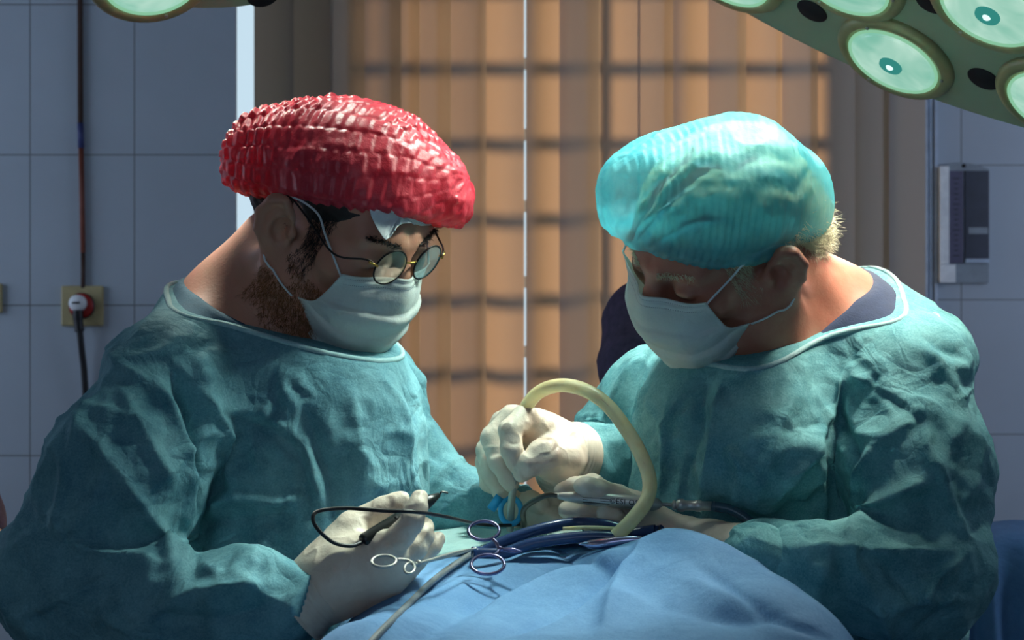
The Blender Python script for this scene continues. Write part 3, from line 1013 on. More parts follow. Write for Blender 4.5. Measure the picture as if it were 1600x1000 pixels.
def glasses(head, parent):
    root = None
    rim = MB()
    cs = []
    for sgn in (-1, 1):
        c = np.array([.1085, sgn * .0275, .0275]); ax = nrm([.96, sgn * .10, .10])
        u = nrm(np.cross(ax, [0, 0, 1])); v = np.cross(u, ax)
        pts = [head.w(c + .0200 * math.cos(t_) * u + .0205 * math.sin(t_) * v) for t_ in np.linspace(0, 2 * math.pi, 41)[:-1]]
        rim.tube(pts, .00115, 8, closed=True); cs.append((c, ax, u, v))
    o = rim.build('glasses', M['black_wire'], parent); o['label'] = 'thin round wire glasses'
    for (c, ax, u, v), sgn in zip(cs, (-1, 1)):
        L = MB(); V = []; n = 36
        for off in (.0006, -.0006):
            V.append(head.w(c + ax * (off + .0008)))
            for k in range(n):
                t_ = 2 * math.pi * k / n
                V.append(head.w(c + ax * off + .0196 * math.cos(t_) * u + .0201 * math.sin(t_) * v))
        Q = [(0, 1 + k, 1 + (k + 1) % n) for k in range(n)] + [(n + 1, n + 2 + (k + 1) % n, n + 2 + k) for k in range(n)]
        L.add(V, Q).build('lens', M['lens'], o)
        tp = [c + np.array([-.001, sgn * .0208, .004]), c + np.array([-.010, sgn * .030, .006]), np.array([.075, sgn * .0785, .024]), np.array([.03, sgn * .084, .034]), np.array([-.005, sgn * .086, .036]), np.array([-.022, sgn * .083, .012])]
        MB().tube(crom([head.w(p) for p in tp], 6), .0012, 8).build('temple', M['black_wire'], o)
        MB().tube([head.w(c + np.array([.0005, sgn * .0200, .004])), head.w(c + np.array([-.006, sgn * .0285, .0055]))], .0015, 8).build('hinge', M['gold'], o)
    b = [(.1088, -.0078, .0315), (.1118, -.004, .0335), (.1125, 0, .0340), (.1118, .004, .0335), (.1088, .0078, .0315)]
    MB().tube(crom([head.w(p) for p in b], 5), .0012, 8).build('bridge', M['gold'], o)
    return o
glasses(HL, surgeonL)

# folded tissue tucked under the cap
poly = [(578, 328), (600, 372), (612, 366), (622, 352), (640, 348), (656, 352), (676, 350), (676, 334), (640, 318), (600, 315)]
cen = (625, 338); TV = []; TQ = []
outl = crom([np.array([x, y, 0]) for x, y in poly], 4, True)[:, :2]
for rfrac in (0, .35, .7, 1):
    for p in (outl if rfrac else outl[:1]):
        q = np.array(cen) + (p - np.array(cen)) * rfrac
        s_ = onsurf(q[0], q[1], HEADL)
        TV.append(s_ - nrm(s_ - np.array([0, 0, CZ])) * (.006 + .004 * RNG.random() * (rfrac > .3) + .004 * (rfrac == 1) * max(0, (q[1] - 335) / 35)))
m = len(outl)
TQ += [(0, 1 + k, 1 + (k + 1) % m) for k in range(m)]
for r in range(2):
    for k in range(m):
        a = 1 + r * m; TQ.append((a + k, a + m + k, a + m + (k + 1) % m, a + (k + 1) % m))
ts = link_mesh('tissue', TV, TQ, M['paper'], surgeonL, True); ts['label'] = 'white tissue tucked under the cap edge'
so = ts.modifiers.new('thickness', 'SOLIDIFY'); so.thickness = .0012

def scatter(Vs, Qs, keep, n):
    q = Qs[keep]
    i = RNG.integers(0, len(q), n); w = RNG.dirichlet(np.ones(q.shape[1]), n)
    return (Vs[q[i]] * w[:, :, None]).sum(1), i
N1 = vnormals(V1, Q1)
ql = HL.loc(k1.astype(np.float32))
far_ = (np.abs(ql[:, 1]) > .028) & (ql[:, 0] < .085) & (ql[:, 0] > .004) & (ql[:, 2] < -.02 - .3 * np.clip(ql[:, 0] - .02, 0, .1)) & (ql[:, 2] > -.128) & ((ql[:, 0] > .02) | (ql[:, 2] < -.03))
face_only = np.abs(HEADL(k1.astype(np.float32))) < .028
keep = np.where(far_ & face_only & ((np.abs(ql[:, 1]) < .079) | (ql[:, 2] < -.045)) & ((ql[:, 0] > .020) | (ql[:, 2] < -.038)))[0]
pts, ii = scatter(V1, Q1, keep, 7000)
nn = N1[Q1[keep][ii][:, 0]]
dirs = nn * .55 + (HL.R @ np.array([.35, 0, -.8]))
link_mesh('beard', *strands(pts, dirs, .0085, .00027, .7, 5, .12), M['hair_red'], surgeonL)
side = (np.abs(ql[:, 1]) > .05) & (np.abs(ql[:, 1]) < .079) & (ql[:, 0] < .048) & (ql[:, 0] > .022) & (ql[:, 2] > -.03) & (ql[:, 2] < .05)
keep = np.where(side)[0]
pts, ii = scatter(V1, Q1, keep, 2200)
nn = N1[Q1[keep][ii][:, 0]]
link_mesh('sideburn', *strands(pts, nn * .35 + (HL.R @ np.array([.2, 0, -1])), .009, .00028, .3, 4, .1), M['hair_dark'], surgeonL)
def brow(head, parent, mat, n=160, ln=.008):
    for sgn in (-1, 1):
        P_ = []; D_ = []
        for _ in range(n):
            u = RNG.random(); y = .014 + .036 * u
            p = np.array([.105 - 14.0 * max(0, y - .01) ** 2, sgn * y, .0455 + .004 * math.sin(u * 2.6) + RNG.normal(0, .0018)])
            for _k in range(14):                       # pull onto the skin
                P0 = p[None].astype(np.float32); s0 = head_sdf(P0)[0]
                g = np.array([head_sdf((p + e)[None].astype(np.float32))[0] - s0 for e in np.eye(3) * .0015]) / .0015
                p = p - nrm(g) * s0 * .7
            P_.append(head.w(p)); D_.append(head.R @ np.array([.25, sgn * .9, .25]))
        link_mesh('eyebrow', *strands(P_, D_, ln, .0005, .15, 4, .1), mat, parent)
brow(HL, surgeonL, M['hair_dark'])

# gloved right hand of the left surgeon, pinching the pencil between thumb and index
gl1 = dict(
    palm=([W(472, 944, 1.79), W(505, 915, 1.79), W(545, 893, 1.785), W(590, 885, 1.78)], [.028, .031, .034, .030]),
    meta=[(W(520, 890, 1.79), W(600, 857, 1.765), .030, .019), (W(520, 905, 1.79), W(618, 878, 1.77), .030, .018),
          (W(520, 920, 1.79), W(618, 898, 1.785), .030, .017), (W(510, 935, 1.79), W(604, 918, 1.80), .026, .016),
          (W(490, 905, 1.80), W(548, 832, 1.81), .028, .020)],
    digits=[digit((515, 872, 1.81, 32), (556, 822, 1.82, 25), (600, 797, 1.82, 20), (620, 785, 1.82, 16), (628, 779, 1.82, 11)),
            digit((603, 856, 1.765, 24), (626, 838, 1.752, 20), (644, 814, 1.748, 18), (652, 792, 1.755, 16), (655, 779, 1.76, 13)),
            digit((620, 876, 1.775, 22), (648, 856, 1.775, 18), (662, 836, 1.785, 16), (664, 822, 1.80, 13)),
            digit((620, 896, 1.79, 20), (650, 872, 1.795, 17), (674, 852, 1.805, 15), (684, 842, 1.81, 11)),
            digit((606, 916, 1.80, 18), (636, 893, 1.81, 15), (657, 872, 1.82, 13), (664, 862, 1.825, 10))])
g1 = glove('glove', gl1, surgeonL, 'cream latex glove pinching the pencil', creases=[
    ([(625, 806), (640, 812), (656, 810)], 3, -.0012), ([(628, 812), (642, 818), (655, 816)], 3, -.001), ([(600, 850), (612, 842), (625, 842)], 4, -.0015),
    ([(500, 870), (540, 860), (580, 870)], 7, .0010), ([(480, 890), (500, 915), (500, 950)], 5, .0012), ([(470, 890), (488, 920), (486, 955)], 4, -.0012)])
cf = MB()
axc = nrm(W(540, 895, 1.785) - W(468, 948, 1.785))
prof = []
for i in range(26):
    x = i / 25
    prof.append((.0345 + .0075 * (1 - x) ** 2 + .0007 * math.sin(x * 40) + (.0018 if i in (0, 1) else 0), x * .034))
cf.lathe(W(466, 950, 1.785), axc, [(.030, 0)] + prof, 40)
cfo = cf.build('cuff', M['glove'], g1)

# far gloved hand of the left surgeon, steadying the wound from behind
gl1b = dict(
    palm=([W(770, 805, 2.14), W(800, 806, 2.12), W(822, 808, 2.10)], [.026, .030, .028]),
    meta=[(W(800, 806, 2.12), W(842, 800, 2.09), .026, .016), (W(800, 810, 2.12), W(845, 815, 2.08), .026, .016)],
    digits=[digit((840, 798, 2.09, 19), (866, 790, 2.08, 16), (880, 806, 2.07, 14), (884, 820, 2.06, 11)),
            digit((842, 812, 2.08, 19), (866, 808, 2.06, 16), (876, 824, 2.05, 13)),
            digit((838, 822, 2.09, 18), (856, 824, 2.07, 15), (862, 836, 2.06, 12)),
            digit((830, 832, 2.10, 16), (846, 838, 2.09, 13), (850, 846, 2.08, 11)),
            digit((800, 800, 2.10, 22), (830, 784, 2.08, 17), (846, 790, 2.06, 13))])
glove('glove', gl1b, surgeonL, h=.0026)

# ------------------------------------------------------------------ right surgeon
HR = Head((-161.0, 39.6, -34.5), (.2548, 1.993, 1.447), 1.12)
PA_R, PB_R, PC_R = W(1310, 418, 2.16), W(1350, 498, 1.98), W(1200, 556, 1.96)
PN_R = nrm(np.cross(PB_R - PA_R, PC_R - PA_R)); PN_R = PN_R if PN_R[2] > 0 else -PN_R
NB_R = W(1275, 500, 2.07)
def neckR(P, g=0.0):
    d = cone(P, W(1205, 420, 2.02), W(1292, 500, 2.08), .056 + g, .066 + g)
    d = smin(d, cone(P, W(1170, 450, 1.99), W(1240, 560, 2.05), .048 + g, .064 + g), .04)
    d = smin(d, cone(P, W(1310, 505, 2.07), W(1418, 580, 1.98), .060 + g, .058 + g), .05)
    d = smin(d, cone(P, W(1240, 540, 2.12), W(1050, 620, 2.2), .060 + g, .062 + g), .05)
    d = smin(d, ell(P, W(1240, 650, 2.11), (.15 + g, .125 + g, .12 + g), rot3(37, 0, 0)), .05)
    return d
def bodyR(P):
    d = neckR(P)
    d = smin(d, cone(P, HR.w((-.015, .060, -.03)), W(1245, 535, 1.985), .011, .009), .02)
    d = smin(d, cone(P, HR.w((-.045, .050, -.02)), W(1315, 490, 2.01), .014, .012), .02)
    return smin(head_sdf(HR.loc(P)) * HR.s, d, .028)
V2, Q2 = sdf_mesh(bodyR, W(1150, 450, 2.0) + [-.18, -.22, -.28], W(1150, 450, 2.0) + [.36, .25, .25], .0028)
k2 = V2[Q2].mean(1)
c2 = coarse_body([(W(1240, 650, 2.11), W(1280, 1000, 2.14), .13, .14), (W(1320, 1040, 2.08), W(1330, 1500, 2.08), .075, .06), (W(1330, 1500, 2.08), W(1330, 2150, 2.08) * [1, 1, 0] + [0, 0, .05], .055, .045),
                  (W(1240, 1040, 2.2), W(1240, 1500, 2.2), .075, .06), (W(1240, 1500, 2.2), W(1240, 2150, 2.2) * [1, 1, 0] + [0, 0, .05], .055, .045),
                  (W(1412, 600, 1.97), W(1438, 885, 1.91), .05, .042), (W(1436, 895, 1.9), W(1180, 868, 1.87), .042, .024), (W(1180, 868, 1.87), W(1070, 845, 1.93), .024, .018),
                  (W(1030, 640, 2.2), W(985, 775, 2.25), .045, .04), (W(985, 775, 2.25), W(895, 725, 2.08), .038, .027)],
                 (.02, 1.75, -.02), (.66, 2.42, 1.28))
surgeonR = link_mesh('person', *join((V2, Q2), c2), M['skin_r'])
tag(surgeonR, 'white-haired surgeon in an aqua bouffant cap and gown, bending over with suction and handpiece', 'person')
HEADR = lambda P: head_sdf(HR.loc(P)) * HR.s

def gownR_raw(P):
    d = ell(P, W(1215, 760, 2.12), (.205, .145, .27), rot3(37, 0, 0))
    d = smin(d, cone(P, W(1270, 950, 2.15), W(1280, 1000, 2.15) - [0, 0, .5], .185, .21), .08)
    d = smin(d, neckR(P, .010), .03)
    arm = chain(P, [W(1412, 594, 1.98), W(1428, 725, 1.95), W(1438, 865, 1.92)], [.066, .073, .069], .04)
    fore = chain(P, [W(1436, 908, 1.91), W(1360, 904, 1.88), W(1260, 892, 1.87), W(1192, 872, 1.875)], [.070, .052, .042, .038], .03)
    arm = smin(arm, fore, .03)
    d = smin(d, arm, .022)
    far = chain(P, [W(1030, 650, 2.2), W(990, 735, 2.25), W(970, 765, 2.24), W(928, 736, 2.13)], [.072, .064, .060, .050], .03)
    far = smin(far, cone(P, W(1010, 640, 2.22), W(965, 700, 2.25), .06, .055), .03)
    d = smin(d, far, .022)
    d = smin(d, cone(P, W(1200, 590, 1.97), W(1190, 700, 1.95), .03, .06), .06)
    # loose gown standing off the back of the shoulder
    d = smin(d, cone(P, W(1345, 458, 2.12), W(1462, 552, 2.02), .036, .036), .035)
    return d
def cutR(P, off=0.0, r=.20):
    pl = (P - PA_R.astype(np.float32)) @ PN_R.astype(np.float32) - off
    return np.minimum(pl, r - np.sqrt(((P - NB_R.astype(np.float32)) ** 2).sum(1)))
def gownR(P):
    return smax(gownR_raw(P), cutR(P), .004)
def scrubR(P):
    d = smin(neckR(P, .004), ell(P, W(1215, 760, 2.12), (.19, .133, .25), rot3(37, 0, 0)), .03)
    d = smin(d, cone(P, W(1350, 490, 2.1), W(1400, 520, 2.05), .035, .04), .03)
    return smax(d, cutR(P, np.clip((P[:, 0] - .35) / .06, 0, 1) * .024 - .006, .3), .003)
FOLDS_R = [
    ([(1325, 578), (1290, 650), (1240, 730), (1195, 780)], 10, .011), ([(1335, 585), (1280, 680), (1215, 800), (1200, 840)], 10, -.006), ([(1240, 600), (1210, 690), (1180, 780)], 11, .006),
    ([(1325, 575), (1400, 625), (1445, 660)], 9, .010), ([(1345, 590), (1410, 635), (1440, 665)], 8, -.009), ([(1445, 658), (1448, 710), (1468, 745), (1485, 800), (1500, 862)], 9, .012),
    ([(1438, 655), (1380, 700), (1345, 745), (1335, 800)], 9, .008), ([(1465, 745), (1390, 780), (1335, 830), (1310, 860)], 10, .012), ([(1340, 830), (1330, 760), (1340, 700)], 9, -.008),
    ([(1500, 862), (1420, 868), (1340, 868), (1230, 858)], 10, .012), ([(1500, 870), (1450, 905), (1425, 935)], 8, .010), ([(1380, 945), (1440, 930), (1510, 930)], 10, .010),
    ([(1250, 870), (1270, 890), (1300, 880)], 8, .005), ([(1320, 865), (1360, 920), (1395, 1000)], 10, .010), ([(1335, 865), (1380, 885), (1420, 935)], 8, -.006),
    ([(1510, 940), (1500, 870), (1460, 830)], 8, .004), ([(1475, 700), (1500, 660), (1490, 620)], 8, .006), ([(1500, 790), (1520, 730), (1512, 650)], 9, .007),
    ([(1130, 580), (1122, 680), (1105, 790), (1100, 830)], 9, .010), ([(1100, 575), (1095, 650), (1080, 740)], 12, -.012), ([(1050, 600), (1045, 720), (1040, 830)], 9, .008), ([(1075, 700), (1068, 780), (1065, 830)], 8, .006),
    ([(1030, 560), (1000, 640), (985, 700)], 10, .006), ([(1000, 560), (970, 620), (950, 680)], 9, .006), ([(1140, 700), (1160, 730), (1150, 800)], 8, .007), ([(1220, 705), (1250, 700), (1270, 740), (1290, 840)], 8, .006),
    ([(1310, 640), (1335, 690), (1345, 730)], 8, -.006), ([(1400, 480), (1450, 550), (1500, 640)], 10, .007), ([(1360, 460), (1440, 530), (1510, 570)], 8, -.006), ([(1430, 470), (1490, 530), (1520, 600)], 8, .006),
    ([(930, 655), (960, 700), (990, 770)], 9, .010), ([(900, 690), (935, 720), (950, 790)], 8, .008), ([(945, 640), (1000, 690), (1010, 760)], 8, -.008), ([(905, 660), (940, 650), (975, 660)], 7, .006),
    ([(1250, 850), (1290, 800), (1300, 840)], 9, -.005),
]
gR = gown_mesh('surgical_gown', gownR, (.0, 1.64, .55), (.68, 2.5, 1.47), .0042, FOLDS_R, M['gown_right'], surgeonR, 23, rc=(120, (880, 520, 1540, 980), 9, (.6, 1.2, 1.7, 2.3, 2.8), .0045), calm=lambda V: np.clip(np.abs((V - PA_R) @ PN_R) / .05, .08, 1))
sV, sQ = sdf_mesh(scrubR, (.02, 1.75, 1.0), (.62, 2.4, 1.46), .005)
link_mesh('scrub_top', sV, sQ, M['scrub_navy'], surgeonR)
ring = ring_on(gownR_raw, NB_R + PN_R * (((PA_R - NB_R) @ PN_R)), PN_R)
MB().tube(ring - PN_R * .002, .0036, 8, closed=True).build('neck_binding', M['trim'], gR)['label'] = 'pale stitched neck edge'

def capR(P):
    a = nrm(W(1292, 330, 2.02) - W(940, 300, 1.98))
    y = nrm(np.cross([0, 0, 1], a)); R = np.stack([a, y, np.cross(a, y)], 1)
    d = ell(P, W(1114, 300, 2.0), (.129, .114, .077), R)
    d = smin(d, ell(P, W(1222, 317, 2.02), (.054, .083, .054), R), .04)
    d = smin(d, ell(P, W(1016, 322, 1.98), (.052, .078, .056), R), .04)
    A, B, Cc = W(955, 375, 1.97), W(1090, 420, 1.885), W(1275, 374, 2.02)
    n = nrm(np.cross(B - A, Cc - A)); n = n if n[2] < 0 else -n
    d = smin(d, ell(HR.loc(P), (-.008, 0, .050), (.107, .086, .082)) * HR.s, .02)
    return smax(d, (P - A.astype(np.float32)) @ n.astype(np.float32), .016)
BR = [([(960, 375), (1010, 402), (1090, 411), (1170, 396), (1270, 368)], 6, -.003), ([(985, 390), (1040, 330), (1090, 290)], 5, .003), ([(975, 380), (1000, 320), (1050, 270)], 5, -.003),
      ([(1000, 395), (1080, 350), (1120, 345)], 5, .002), ([(985, 385), (1010, 345), (1060, 320)], 4, .003), ([(1250, 375), (1275, 330), (1260, 280)], 5, .003), ([(1235, 380), (1262, 340), (1270, 300)], 5, -.003)]
cap_mesh(capR, W(1115, 305, 2.0) - [.18, .17, .12], W(1115, 305, 2.0) + [.18, .17, .12], .0021, W(1115, 300, 2.0), W(1292, 330, 2.02) - W(940, 300, 1.98), M['cap_blue'], surgeonR,
         .0015, .05, .0085, 15, .0042, 'translucent aqua bouffant cap', BR)
def hairR(P):
    q = HR.loc(P)
    d = ell(q, (-.010, 0, .047), (.101, .080, .074))
    d = smin(d, ell(q, (-.064, 0, -.024), (.050, .070, .062)), .02)
    d = np.maximum(d, q[:, 0] - .030 - np.clip(q[:, 2] - .03, -1, .06))
    d = np.maximum(d, -.088 - q[:, 2])
    d = np.maximum(d, -ell(np.stack([q[:, 0], np.abs(q[:, 1]), q[:, 2]], 1), (.014, .085, -.006), (.038, .024, .046)))
    return d * HR.s
hV, hQ = sdf_mesh(hairR, HR.t - .19, HR.t + .19, .0035)
hN = vnormals(hV, hQ)
hlq = HR.loc(hV.astype(np.float32))
sw = np.arctan2(hlq[:, 1], hlq[:, 2] - .02) * 14 + hlq[:, 0] * 60
hV = hV + hN * (np.sin(sw + noise(hV, 30, 8) * 3) * .0022 + noise(hV, 120, 3) * .0015)[:, None]
hairR_o = link_mesh('hair', hV, hQ, M['hair_white'], surgeonR); hairR_o['label'] = 'short pale blond-white hair'
hql = HR.loc(hV[hQ].mean(1).astype(np.float32))
keep = np.where((hql[:, 2] < .035) & (hql[:, 0] < -.005) & (hql[:, 1] > 0))[0]
pts, ii = scatter(hV, hQ, keep, 5000)
nn = hN[hQ[keep][ii][:, 0]]
link_mesh('hair_wisps', *strands(pts, nn * .5 + (HR.R @ np.array([-.35, .1, -.8])), .019, .00034, .5, 5, .12), M['hair_white'], hairR_o)
ql = HR.loc(k2.astype(np.float32))
keep = np.where((np.abs(ql[:, 1]) > .05) & (np.abs(ql[:, 1]) < .079) & (ql[:, 0] < .05) & (ql[:, 0] > .024) & (ql[:, 2] > -.015) & (ql[:, 2] < .05))[0]
pts, ii = scatter(V2, Q2, keep, 900)
N2 = vnormals(V2, Q2); nn = N2[Q2[keep][ii][:, 0]]
link_mesh('sideburn', *strands(pts, nn * .3 + (HR.R @ np.array([-.3, 0, -1])), .010, .0003, .12, 4, .05), M['hair_white'], surgeonR)
brow(HR, surgeonR, M['hair_white'], 110, .007)
def mask_up(A):
    u = np.linspace(-1, 1, A.shape[1])[None]; v = np.linspace(0, 1, A.shape[0])[:, None]
    A = A.copy(); A[..., 2] += .007 + .011 * np.abs(u) ** 2 * (1 - .6 * v); return A
mR, GR = mask_mesh(HR, surgeonR, mask_up)
nu = GR.shape[1]
ear_loop(HR, mR, -1, GR[1, 0], GR[38, 0], bodyR)
ear_loop(HR, mR, 1, GR[1, nu - 1], GR[38, nu - 1], bodyR)

# his right hand, gripping the suction tip
gl2 = dict(
    palm=([W(905, 730, 2.10), W(885, 716, 2.085), W(855, 694, 2.065), W(835, 680, 2.06)], [.033, .033, .032, .030]),
    meta=[(W(870, 700, 2.07), W(820, 655, 2.035), .030, .017), (W(865, 690, 2.085), W(802, 655, 2.06), .030, .017),
          (W(860, 695, 2.1), W(788, 664, 2.085), .030, .016), (W(860, 705, 2.11), W(780, 684, 2.105), .028, .015),
          (W(880, 720, 2.06), W(850, 714, 2.0), .032, .022)],
    digits=[digit((818, 656, 2.03, 21), (797, 672, 2.005, 18), (800, 704, 1.995, 16.5), (806, 722, 1.998, 14), (809, 731, 2.0, 11)),
            digit((800, 656, 2.06, 21), (769, 685, 2.045, 18), (780, 722, 2.03, 16.5), (795, 748, 2.025, 14), (799, 757, 2.025, 11)),
            digit((786, 664, 2.085, 20), (760, 704, 2.08, 16), (768, 742, 2.065, 15), (782, 768, 2.06, 13), (787, 775, 2.06, 10)),
            digit((778, 684, 2.105, 18), (757, 722, 2.11, 14), (764, 755, 2.10, 13), (792, 772, 2.09, 12), (806, 776, 2.085, 9)),
            digit((878, 722, 2.03, 34), (850, 715, 1.995, 25), (828, 726, 1.988, 19), (816, 738, 1.99, 14))])
g2 = glove('glove', gl2, surgeonR, 'cream latex glove gripping the suction tip', h=.0017, creases=[
    ([(835, 690), (850, 680), (860, 668)], 4, -.0018), ([(838, 698), (855, 690), (868, 680)], 4, .0016), ([(845, 712), (862, 706), (880, 690)], 4, -.0012),
    ([(790, 690), (800, 694), (812, 692)], 3, -.0012), ([(764, 712), (776, 708), (786, 712)], 3, -.0012), ([(784, 735), (792, 731), (800, 733)], 3, -.001), ([(840, 722), (852, 724), (866, 716)], 4, .0012)])
cuffm = MB()
axc = nrm(W(855, 700, 2.06) - W(905, 728, 2.10))
prof = []
for i in range(34):
    x = i / 33
    prof.append((.040 + .010 * math.sin(min(1, x * 1.15) * math.pi) ** .7 + .0010 * math.sin(x * 60), x * .040))
cuffm.lathe(W(902, 727, 2.098), axc, [(.034, 0)] + prof + [(.034, .041)], 48)
cuffm.build('cuff', M['glove_cuff'] if 'glove_cuff' in M else M['glove'], g2)['label'] = 'rolled yellowish glove cuff'

# his left hand, holding the handpiece
gl3 = dict(
    palm=([W(1165, 858, 1.875), W(1110, 852, 1.92), W(1030, 832, 1.97), W(1000, 815, 1.985), W(985, 805, 1.99)], [.028, .027, .027, .028, .026]),
    meta=[(W(1010, 815, 1.985), W(968, 780, 2.01), .026, .016), (W(1010, 820, 1.98), W(972, 806, 1.985), .026, .016), (W(1010, 828, 1.975), W(975, 824, 1.97), .026, .015)],
    digits=[digit((968, 782, 2.01, 19), (925, 757, 2.005, 16), (898, 760, 1.99, 14), (878, 768, 1.975, 12)),
            digit((1000, 800, 1.965, 20), (968, 777, 1.945, 16), (938, 766, 1.935, 15), (916, 760, 1.932, 16), (908, 760, 1.935, 12)),
            digit((972, 806, 1.98, 19), (940, 800, 1.96, 16.5), (908, 799, 1.955, 16), (886, 797, 1.96, 14)),
            digit((978, 822, 1.97, 18), (958, 806, 1.935, 15), (946, 802, 1.93, 14)),
            digit((978, 836, 1.96, 17), (950, 832, 1.94, 14), (925, 826, 1.935, 13))])
glove('glove', gl3, surgeonR, 'cream latex glove holding the steel handpiece', h=.0018)
# bunched sleeve cuff where the left arm passes behind the drape
def cuffR(P):
    d = chain(P, [W(1215, 878, 1.86), W(1180, 862, 1.86), W(1160, 852, 1.87)], [.030, .028, .018], .02)
    d = smin(d, sph(P, W(1198, 850, 1.855), .013), .012); d = smin(d, sph(P, W(1166, 848, 1.86), .011), .010)
    return d
cV, cQ = sdf_mesh(cuffR, W(1185, 865, 1.86) - .07, W(1185, 865, 1.86) + .07, .0028)
cN = vnormals(cV, cQ); cV = cV + cN * (aniso(cV, (1, 0, -.4), 20, 70, 6) * .0025)[:, None]
link_mesh('bunched_cuff', cV, cQ, M['gown_right'], gR)
# knotted ties behind the shoulder
tie = MB().tube(crom([W(1440, 503, 2.0), W(1462, 492, 1.98), W(1470, 510, 1.97), W(1490, 530, 1.97), W(1500, 548, 1.98)], 6), .0032, 8)
tie.tube(crom([W(1452, 498, 1.985), W(1440, 515, 1.97), W(1420, 522, 1.96), W(1405, 520, 1.955)], 6), .0024, 8)
tie.build('neck_tie', M['trim'], gR)

# ------------------------------------------------------------------ people behind
def helper_person(label, pieces, lo, hi, sleeve, smat, h=.009, head=None):
    V, Q = coarse_body(pieces, lo, hi, h)
    V, Q = join((V, Q), sdf_mesh(lambda P: head_sdf(head.loc(P)) * head.s, head.t - .17, head.t + .17, .0036))
    p = link_mesh('person', V, Q, M['skin_d']); tag(p, label, 'person')
    def fn(P):
        d = None
        for a, b, ra, rb in sleeve:
            c = cone(P, a, b, ra, rb); d = c if d is None else smin(d, c, .03)
        return d
    V, Q = sdf_mesh(fn, lo, hi, h)
    N = vnormals(V, Q)
    V = V + N * (ridged(V, 13, 5) * .006 + ridged(V, 30, 6) * .002)[:, None]
    link_mesh('scrub_top', V, Q, smat, p)
    def hf(P):
        q = head.loc(P); d = ell(q, (-.011, 0, .050), (.103, .082, .078))
        return np.maximum(np.maximum(d, q[:, 0] - .035 - np.clip(q[:, 2] - .03, -1, .04)), -.03 - q[:, 2]) * head.s
    V, Q = sdf_mesh(hf, head.t - .17, head.t + .17, .005)
    link_mesh('hair', V + vnormals(V, Q) * (ridged(V, 60, 3) * .0025)[:, None], Q, M['hair_dark'], p)
    brow(head, p, M['hair_dark'], 60)
    return p
helper_person('person in a dark purple scrub top half hidden behind the white-haired surgeon',
    [(W(1090, 395, 2.78), W(1095, 500, 2.78), .055, .06), (W(1100, 620, 2.8), W(1120, 1150, 2.8), .14, .14),
     (W(1012, 505, 2.70), W(1000, 610, 2.62), .045, .043), (W(1000, 620, 2.62), W(1060, 560, 2.55), .042, .038),
     (W(1080, 1150, 2.8), [.31, 2.8, .05], .08, .05), (W(1180, 1150, 2.8), [.44, 2.8, .05], .08, .05)], (.06, 2.4, -.02), (.64, 3.02, 1.62),
    [(W(1060, 490, 2.74), W(1010, 505, 2.70), .05, .062), (W(1010, 505, 2.70), W(994, 568, 2.66), .060, .056), (W(994, 568, 2.66), W(992, 600, 2.64), .052, .046), (W(1095, 620, 2.8), W(1115, 1050, 2.8), .155, .16)], M['purple'], .011, Head((-100, 22, 0), W(1092, 352, 2.76), 1.0))
helper_person('person in a dark top cropped by the left edge of the picture',
    [(W(-226, 290, 2.45), W(-228, 440, 2.45), .055, .06), (W(-235, 560, 2.45), W(-235, 1050, 2.45), .13, .13),
     (W(-110, 640, 2.4), W(-52, 850, 2.36), .040, .045), (W(-48, 850, 2.36), W(-30, 900, 2.3), .044, .036), (W(-170, 1050, 2.45), [-.95, 2.45, .05], .08, .05), (W(-100, 1050, 2.45), [-.82, 2.45, .05], .08, .05)],
    (-1.26, 2.15, -.02), (-.66, 2.72, 1.78),
    [(W(-180, 530, 2.44), W(-116, 620, 2.40), .08, .062), (W(-116, 620, 2.40), W(-56, 810, 2.37), .060, .054), (W(-235, 570, 2.45), W(-235, 1000, 2.45), .14, .14)], M['purple'], .011, Head((-40, 20, 0), W(-215, 245, 2.44), 1.0))

# ------------------------------------------------------------------ surgical lamps
t = NT('lit_reflector')
M['reflector'] = None
def lens_emit(name, c_in, c_out, st):
    t = NT(name)
    f = t.noise(9, 3, 0.6, t.mapping((1, 1, 1)), 0.8)
    c = t.ramp(f, [(0.32, c_in), (0.68, c_out)])
    e = t.n('ShaderNodeEmission'); t.l(c, e.inputs[0]); e.inputs[1].default_value = st
    g = t.n('ShaderNodeBsdfGlossy'); g.inputs['Roughness'].default_value = .2
    return t.done(t.mix(.08, e.outputs[0], g.outputs[0]))
M['reflector'] = lens_emit('lit_mint_reflector', srgb(128, 205, 180), srgb(205, 248, 228), 0.85)
M['bulbcap'] = emit('bulb_cap_glow', srgb(62, 160, 150), 0.7)
M['bulb'] = emit('bulb_glow', srgb(215, 255, 248), 1.3)
M['lensrim'] = emit('lit_glass_rim', srgb(150, 215, 175), 0.8)

